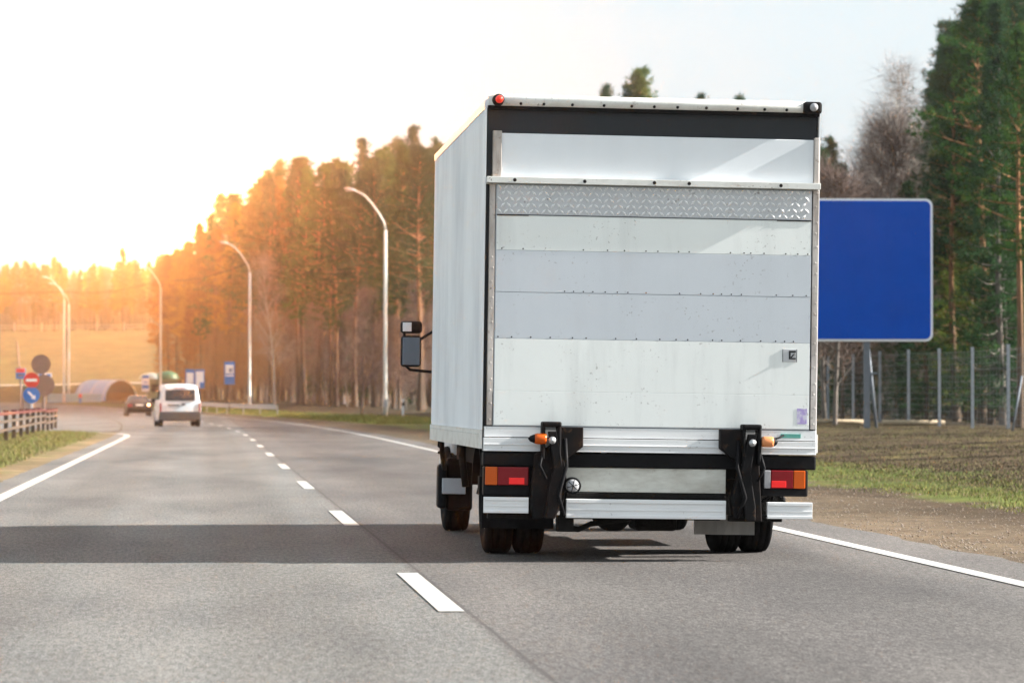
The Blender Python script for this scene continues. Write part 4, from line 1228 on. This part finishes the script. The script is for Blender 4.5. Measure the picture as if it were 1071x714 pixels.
def protos(name, data, bark, leaf):
    (V1, Q1), (V2, T2) = data
    return fastmesh(name + '_trunk', V1, Q1, [bark], smooth=True), fastmesh(name + '_crown', V2, T2, [leaf])
PINE = [conifer(100 + i, crown=c, rmax=r_, nb=60, tpc=4) for i, (c, r_) in enumerate(((.42, 2.7), (.50, 3.1), (.34, 2.4), (.55, 2.7)))]
PINEF = [conifer(200 + i, crown=c, rmax=r_, nb=48, Lg=.50, Wd=.10, per=8, tpc=5, ncl=5) for i, (c, r_) in enumerate(((.40, 2.6), (.50, 2.8), (.30, 2.5)))]
SPR = [conifer(300 + i, crown=.06, rmax=r_, nb=110, shape='spruce', ncl=6, tpc=5, per=7) for i, r_ in enumerate((3.0, 2.6))]
YNG = [conifer(400 + i, crown=.08, rmax=r_, nb=85, shape='spruce', ncl=6, tpc=6, per=8) for i, r_ in enumerate((3.4, 3.0))]
BARE = [bare(500 + i) for i in range(3)]
BIRCH = [bare(600 + i, H=15, spread=.26, n1=30, n2=8, wd=.014, droop=.4, fork=.25) for i in range(2)]
def mk(name, L_, bark, leaf): return [protos(name, d, bark, leaf) for d in L_]
K = {
    'pine': mk('pine', PINE, m_bark, F_green), 'pine_dark': mk('pine_dark', PINE[:2], m_bark, F_dark), 'pine_olive': mk('pine_olive', PINE[1:], m_bark, F_olive),
    'pine_gold': mk('pine_gold', PINE[:3], m_bark, F_glow), 'far_gold': mk('far_gold', PINEF, m_bark, F_glow), 'far_olive': mk('far_olive', PINEF, m_bark, F_olive),
    'gold_low': mk('gold_low', YNG, m_bark, F_glow), 'spruce': mk('spruce', SPR, m_barkg, F_dark), 'young': mk('young', YNG, m_bark, F_young), 'young_dark': mk('young_dark', YNG, m_bark, F_dark),
    'bare': mk('bare', BARE, m_barkg, m_twig), 'bare_orange': mk('bare_orange', BARE, m_barkg, m_twig_glow), 'birch': mk('birch', BIRCH, m_birch, m_twigp),
    'birch_brown': mk('birch_brown', BIRCH, m_barkg, m_twig),
}
KH = {'gold_low': 20, 'pine': 20, 'pine_dark': 20, 'pine_olive': 20, 'pine_gold': 20, 'far_gold': 20, 'far_olive': 20, 'spruce': 20, 'young': 20, 'young_dark': 20, 'bare': 13.2, 'bare_orange': 13.2, 'birch': 16, 'birch_brown': 16}
NAMES = {'bare': 'bare_tree', 'bare_orange': 'bare_tree', 'birch': 'birch_tree', 'birch_brown': 'bare_tree', 'spruce': 'spruce_tree'}
def tree(kind, x, y, H, label, group, i=None, rz=None, lean=0, slim=1):
    var = K[kind][random.randrange(len(K[kind])) if i is None else i]
    z = height(x - curve(y), y, False) - .1
    root = thing(NAMES.get(kind, 'pine_tree'), label, 'tree', (x, y, z), random.uniform(0, 6.28) if rz is None else rz, group)
    s_ = H / KH[kind]; root.scale = (s_ * slim * random.uniform(.92, 1.1),) * 2 + (s_,)
    if lean: root.rotation_euler[1] = lean
    for nm, me in (('trunk', var[0]), ('crown', var[1])):
        o = bpy.data.objects.new(nm, me); COL.objects.link(o); o.parent = root
    return root
def top_h(x, y, py):
    d = y * math.cos(YAW) + x * math.sin(YAW)
    return CAMH + (HORY - py) * d / F - height(x - curve(y), y, False)

# middle forest, along the right of the bend
prof_mid = [(196, 268), (206, 240), (214, 214), (228, 208), (242, 208), (252, 216), (262, 188), (275, 180), (288, 184), (300, 164), (315, 160), (328, 158), (340, 172), (352, 165), (362, 178), (374, 152), (385, 148), (396, 150), (405, 168), (416, 150), (430, 137), (442, 150), (455, 150), (470, 140)]
front = [(22, 190), (17.5, 222), (11, 272), (1.5, 335), (-9, 395)]
def front_x(y): return float(np.interp(y, [p[1] for p in front], [p[0] for p in front]))
def pm(px): return float(np.interp(px, [p[0] for p in prof_mid], [p[1] for p in prof_mid]))
cand = []
y = 200.0
while y < 400:
    k = 0
    while k < 7:
        xx = front_x(y) + 1.5 + k * 4.6 + random.uniform(-1.4, 1.4); yy = y + random.uniform(-1.8, 1.8)
        px, _ = proj(xx, yy, 5)
        if 196 < px < 472: cand.append((xx, yy, px, k))
        k += 1
    y += 4.4
random.shuffle(cand)
# thin the dense stand evenly over the picture so that every tree kept shows
cols_ = {}
keep = []
for c in sorted(cand, key=lambda c: c[3] + random.random() * .9):
    b_ = int(c[2] // 9)
    if cols_.get(b_, 0) < 5: cols_[b_] = cols_.get(b_, 0) + 1; keep.append(c)
for xx, yy, px, k in keep:
    py = pm(px) - 4 + random.choice((0, 10, 25, 45, 60)) + (0 if k > 1 else 10)
    H = max(11, min(27, top_h(xx, yy, py)))
    t = (305 - px) / 130  # share of glow-tinted trees grows towards the left
    r_ = random.random()
    if r_ < t * 1.1 - .05: kind = 'pine_gold'; 
    elif r_ < t + .2 and px < 350: kind = 'pine_olive'
    else: kind = 'pine' if random.random() < .7 else 'pine_dark'
    if random.random() < .16: kind = 'spruce' if px > 330 else 'far_olive'
    lb = {'pine_gold': 'orange gold needled tree in the left half of the middle forest', 'pine_olive': 'olive brown pine in the middle forest between the street lamps', 'pine': 'tall green pine in the forest just left of the truck',
          'pine_dark': 'dark green pine in the forest just left of the truck', 'spruce': 'dense low branched spruce in the forest left of the truck', 'far_olive': 'low crowned olive tree among the pines left of the truck'}[kind]
    tree(kind, xx, yy, H, lb, 'forest trees along the bend', slim=random.uniform(.7, 1.2))
# bare brown trees and brush in front of and between the trunks
n = 0
for i in range(150):
    y = 200 + (i / 150) * 190 + random.uniform(-3, 3)
    xx = front_x(y) + random.uniform(-.6, 13)
    px, _ = proj(xx, y, 2)
    if not (200 < px < 466): continue
    kind = 'bare_orange' if px < 290 else ('bare' if random.random() < .7 else 'birch_brown')
    tree(kind, xx, y, random.uniform(4.5, 10.5), 'small bare brown tree at the edge of the middle forest' if kind != 'bare_orange' else 'small bare orange brown tree at the left edge of the middle forest', 'bare trees along the bend')
tree('bare', px_xy(378, 205), 205, 8.8, 'wide bare leafless tree just left of the nearest street lamp base', None, 0)
tree('birch', px_xy(288, 268), 268, 13.5, 'thin pale birch trunk leaning left of centre in the middle forest', None, 1, 0, R(-5))
# left end of that forest, with a glow-tinted orange tree hanging over the kiosk
for px, Y, py, kind in ((186, 388, 262, 'far_gold'), (176, 396, 268, 'far_gold'), (168, 405, 275, 'far_gold'), (196, 380, 255, 'far_gold'), (204, 376, 235, 'pine_gold'), (176, 400, 318, 'gold_low'), (189, 392, 300, 'gold_low'), (167, 396, 345, 'gold_low'), (198, 372, 310, 'gold_low')):
    x = px_xy(px, Y); tree(kind, x, Y, max(4, top_h(x, Y, py)), 'orange tree at the forest end above the green kiosk', 'orange trees above the kiosk')
# far forest along the top of the straw field
for i in range(90):
    px = -125 + (i * 37 % 90) * 3.75 + random.uniform(-2, 2); Y = 618 + (i % 4) * 11 + random.uniform(-4, 4)
    x = px_xy(px, Y)
    py = np.interp(px, [-130, 0, 20, 55, 85, 105, 128, 134, 150, 165, 185, 215], [282, 281, 276, 271, 282, 276, 277, 268, 281, 268, 262, 262]) + random.uniform(-3, 9)
    kind = random.choice(('far_gold', 'far_gold', 'far_gold', 'far_olive', 'bare_orange'))
    tree(kind, x, Y, max(8, top_h(x, Y, py)), 'far tree in the orange wood along the top of the straw field', 'far wood on the hill')
for i in range(40):
    px = -46 + i * 6.6 + random.uniform(-2, 2); Y = 630 + (i % 3) * 9
    x = px_xy(px, Y)
    tree(random.choice(('bare_orange', 'far_gold', 'far_olive')), x, Y, random.uniform(5, 8), 'low tree filling the foot of the far orange wood', 'low trees of the far wood')
x = px_xy(129, 612); tree('far_gold', x, 612, top_h(x, 612, 260), 'narrow far tree topping the wood left of centre', None, 2)
# tree tops seen over the truck's roof and the forest behind it
for px, Y, py, kind in ((629, 215, 91, 'spruce'), (670, 205, 73, 'young'), (660, 210, 90, 'spruce'), (727, 200, 100, 'spruce'), (770, 195, 101, 'spruce')):
    x = px_xy(px, Y); tree(kind, x, Y, top_h(x, Y, py), {629: 'tree whose tip shows left of the bushy one over the truck roof', 670: 'bushy pine top sticking up over the middle of the truck roof', 660: 'spruce tip touching the bushy pine top over the truck roof', 727: 'tree tip barely showing over the truck roof right of the bushy one', 770: 'rightmost tree tip showing over the truck roof'}[px], 'tree tops over the truck', slim=1.1 if px == 670 else .7)

rnd2 = random.Random(5)
for i in range(54):
    Y = 128 + rnd2.uniform(0, 82); xx = 26.5 + rnd2.uniform(0, 12); px, _ = proj(xx, Y, 4)
    if not 478 < px < 850: continue
    d_ = Y * math.cos(YAW) + xx * math.sin(YAW)
    tree(rnd2.choice(('pine', 'pine_dark', 'young_dark', 'birch_brown')), xx, Y, min(17, rnd2.uniform(.75, .97) * (CAMH + (HORY - 112) * d_ / F)), 'forest tree behind the truck, mostly hidden by its box', 'forest behind the truck')
# right hand forest behind the fence
prof_r = [(845, 128), (862, 130), (872, 140), (884, 165), (896, 165), (905, 140), (918, 104), (933, 62), (946, 90), (955, 125), (964, 118), (976, 92), (990, 52), (1002, 34), (1014, 2), (1040, -10), (1071, -20), (1120, -20)]
def pr(px): return float(np.interp(px, [p[0] for p in prof_r], [p[1] for p in prof_r]))
spec = []
y = 92.0
while y < 215:
    for k in range(8):
        xx = 27.5 + k * 4.3 + random.uniform(-1.5, 1.5); yy = y + random.uniform(-1.7, 1.7)
        px, _ = proj(xx, yy, 4)
        if 846 < px < 1120: spec.append((xx, yy, px, k))
    y += 4.3
cols_ = {}
keep = []
for c in sorted(spec, key=lambda c: c[3] + random.random() * 1.4):
    b_ = int(c[2] // 12)
    if cols_.get(b_, 0) < 7: cols_[b_] = cols_.get(b_, 0) + 1; keep.append(c)
for xx, yy, px, k in keep:
    py = pr(px) + random.choice((0, 15, 40, 80, 130)) + random.choice((0, 12, 25))
    if 880 < px < 965:
        kind = random.choice(('birch', 'birch_brown', 'birch_brown', 'bare', 'spruce'))
        if kind == 'spruce': py = max(py, 190)
    else:
        kind = random.choice(('pine', 'pine_dark', 'pine_dark', 'young_dark', 'young_dark', 'young_dark', 'young', 'spruce', 'birch_brown'))
        if kind == 'young': py = max(py, 110)
    if px > 992 and kind in ('pine', 'pine_dark', 'birch_brown') and random.random() < .6: py = pr(px) - random.uniform(0, 25)
    H = max(6, min(30, top_h(xx, yy, py)))
    lb = {'birch': 'pale leafless birch above and behind the blue sign', 'birch_brown': 'brown leafless tree in the right hand forest', 'bare': 'twiggy bare tree above and behind the blue sign', 'spruce': 'dark spruce in the right hand forest',
          'pine': 'green pine in the right hand forest behind the fence', 'pine_dark': 'dark pine in the right hand forest behind the fence', 'young_dark': 'dark low branched pine behind the right hand fence', 'young': 'bright green young pine behind the right hand fence'}[kind]
    tree(kind, xx, yy, H, lb, 'right hand forest trees')
# low, dark screening branches just behind the wire
for i in range(46):
    Y = 93 + i * 2.4 + random.uniform(-1, 1); xx = 26.3 + random.uniform(0, 9)
    px, _ = proj(xx, Y, 2)
    if px < 850 or px > 1110: continue
    kind = random.choice(('spruce', 'young_dark', 'spruce', 'bare', 'young_dark'))
    tree(kind, xx, Y, random.uniform(4.5, 9), {'spruce': 'low dark spruce close behind the wire fence', 'young_dark': 'bushy dark young pine close behind the wire fence', 'bare': 'small bare brown tree close behind the wire fence'}[kind], 'low trees behind the fence')
for i, (xx, Y, H) in enumerate(((29, 84, 9), (31, 78, 8), (28, 71, 7.5), (30, 66, 9), (28.5, 58, 8.5), (31, 52, 9.5), (28, 47, 7), (29.5, 41, 8.5), (28, 35, 7.5), (32, 61, 10))):
    tree('pine', xx, Y, H, 'pine of the roadside row beyond the right edge of the photo', 'pines right of the photo')
for px, Y, py, kind in ((1012, 128, 14, 'pine_dark'), (1028, 120, -12, 'pine_dark'), (1046, 126, -8, 'pine'), (1062, 118, -25, 'pine_dark'), (996, 138, 40, 'spruce'), (984, 142, 75, 'young_dark'), (1036, 136, 20, 'spruce'), (1055, 134, 10, 'young_dark')):
    tree(kind, px_xy(px, Y), Y, top_h(px_xy(px, Y), Y, py), 'tall dark conifer of the wall of trees at the upper right corner', 'tall conifers at the upper right')
for px, Y, py, kind, lb in ((1066, 98, 30, 'pine', 'orange barked pine at the right edge behind the leaning stake'), (863, 112, 150, 'bare', 'slender bare tree tight against the right side of the truck'), (873, 108, 160, 'bare', 'bent bare trunk just right of the truck, behind the fence'),
                            (1030, 118, 125, 'young', 'brightest yellow green young pine right of the blue sign'), (1002, 122, 165, 'young', 'second yellow green young pine, at the top right corner of the blue sign'), (940, 132, 62, 'birch', 'tallest pale birch rising above the blue sign')):
    x = px_xy(px, Y); tree(kind, x, Y, top_h(x, Y, py), lb, None, 0)

# ------------------------------------------------------------------ grass, stones
def blades(name, n, uf, yf, hh, wd, mats, label, dens=None):
    u = uf(n); Y = yf(n)
    ok = np.ones(n, bool)
    if dens is not None: ok = dens(u, Y)
    u, Y = u[ok], Y[ok]; n = len(u)
    cv = np.array([curve(a) for a in Y]); hz = np.array([height(a, b_) for a, b_ in zip(u, Y)])
    base = np.stack([u + cv, Y, hz - .01], 1)
    az = RNG.uniform(0, PI, n); h = hh * RNG.uniform(.4, 1.3, n); w = wd * RNG.uniform(.6, 1.3, n)
    s = np.stack([np.cos(az), np.sin(az), np.zeros(n)], 1) * (w / 2)[:, None]
    tip = base + np.stack([RNG.normal(size=n) * h * .35, RNG.normal(size=n) * h * .35, h], 1)
    V = np.stack([base - s, base + s, tip], 1).reshape(-1, 3); T = np.arange(3 * n).reshape(-1, 3)
    mi = RNG.integers(0, len(mats), n)
    me = fastmesh(name, V, T, mats, mi)
    o = bpy.data.objects.new(name, me); COL.objects.link(o); tag(o, label, name.replace('_', ' '), kind='stuff'); return o
def leafm(name, c):
    m, nt, b = newmat(name)
    f = noise(nt, coords(nt, 'Object'), 1.5, 3)
    nt.links.new(mixc(nt, ramp(nt, f, .3, .7), tuple(x * .7 for x in c), tuple(x * 1.25 for x in c)), b.inputs['Base Color'])
    b.inputs['Roughness'].default_value = .8; b.inputs['Specular IOR Level'].default_value = .15
    return m
g1, g2, g3, g4, g5 = leafm('grass_green', (.12, .155, .035)), leafm('grass_yellow_green', (.19, .185, .05)), leafm('dry_grass', (.20, .15, .085)), leafm('brown_grass', (.085, .064, .04)), leafm('red_brown_grass', (.095, .065, .042))
U = lambda a, b_: (lambda n: RNG.uniform(a, b_, n))
YN = lambda a, b_: (lambda n: 1 / RNG.uniform(1 / b_, 1 / a, n))      # denser nearby, even in the picture
blades('grass', 52000, U(8.5, 12.2), YN(27, 130), .05, .016, [g1, g2, g2, g3], 'strip of short green grass along the gravel shoulder on the right', lambda u, Y: (np.abs(u - 10.3 + .4 * np.sin(Y * .8)) < .5 + 1.3 * RNG.random(len(u))) & (np.sin(u * 3.1 + Y * .9) * np.sin(Y * .37 + 1) + RNG.normal(size=len(u)) * .7 > -.5))
blades('dry_grass', 90000, U(10.6, 25), YN(38, 135), .05, .02, [g4, g4, g4, g5, g5, g5, g3, g1], 'brown dead grass covering the right hand verge up to the fence')
blades('grass', 70000, U(-6.9, -3.35), YN(46, 114), .08, .022, [g1, g2, g3], 'patchy green and yellow grass on the median island', lambda u, Y: (u < -3.5 - .5 * RNG.random(len(u)) ** 2) & (np.sin(u * 2.1 + Y * .17) + RNG.normal(size=len(u)) * .8 > -.9))
blades('grass', 16000, U(9.2, 14), YN(150, 300), .22, .05, [g1, g2, g2], 'green grass along the foot of the middle forest')
# loose gravel
m_st1, m_st2, m_st3 = plain('stone_grey', (.22, .18, .15), .9, var=.3), plain('stone_brown', (.17, .12, .085), .9, var=.3), plain('stone_pale', (.24, .20, .16), .9, var=.2)
n = 22000
Y = YN(17, 75)(n); u = 6.0 + 3.0 * RNG.random(n) ** 1.1
ok = u > 5.98; Y, u = Y[ok], u[ok]; n = len(u)
hz = np.array([height(a, b_) for a, b_ in zip(u, Y)])
sz = .003 + .012 * RNG.random(n) ** 5
octa = np.array([[1, 0, 0], [0, 1, 0], [-1, 0, 0], [0, -1, 0], [0, 0, .8], [0, 0, -.8]], float)
of = np.array([[0, 1, 4], [1, 2, 4], [2, 3, 4], [3, 0, 4], [1, 0, 5], [2, 1, 5], [3, 2, 5], [0, 3, 5]])
V = octa[None] * sz[:, None, None] * RNG.uniform(.6, 1.3, (n, 6, 1)) + np.stack([u, Y, hz + sz * .3], 1)[:, None, :]
T = (of[None] + (np.arange(n) * 6)[:, None, None]).reshape(-1, 3)
me = fastmesh('gravel', V.reshape(-1, 3), T, [m_st1, m_st2, m_st3], np.repeat(RNG.integers(0, 3, n), 8))
o = bpy.data.objects.new('gravel', me); COL.objects.link(o); tag(o, 'loose brown and grey gravel on the right hand shoulder', 'gravel', kind='stuff')

# ------------------------------------------------------------------ haze
m_h = bpy.data.materials.new('haze'); m_h.use_nodes = True; nt = m_h.node_tree
nt.nodes.remove(nt.nodes['Principled BSDF'])
pv = nt.nodes.new('ShaderNodeVolumePrincipled')
pv.inputs['Color'].default_value = (1.0, .93, .88, 1)
pv.inputs['Density'].default_value = .00038
pv.inputs['Anisotropy'].default_value = .93
nt.links.new(pv.outputs[0], nt.nodes['Material Output'].inputs['Volume'])
hz = MB().box(-520, 470, -70, 790, -3, 45).build('haze', m_h)
tag(hz, 'warm thin haze that brightens the far road and woods', 'haze', kind='stuff')
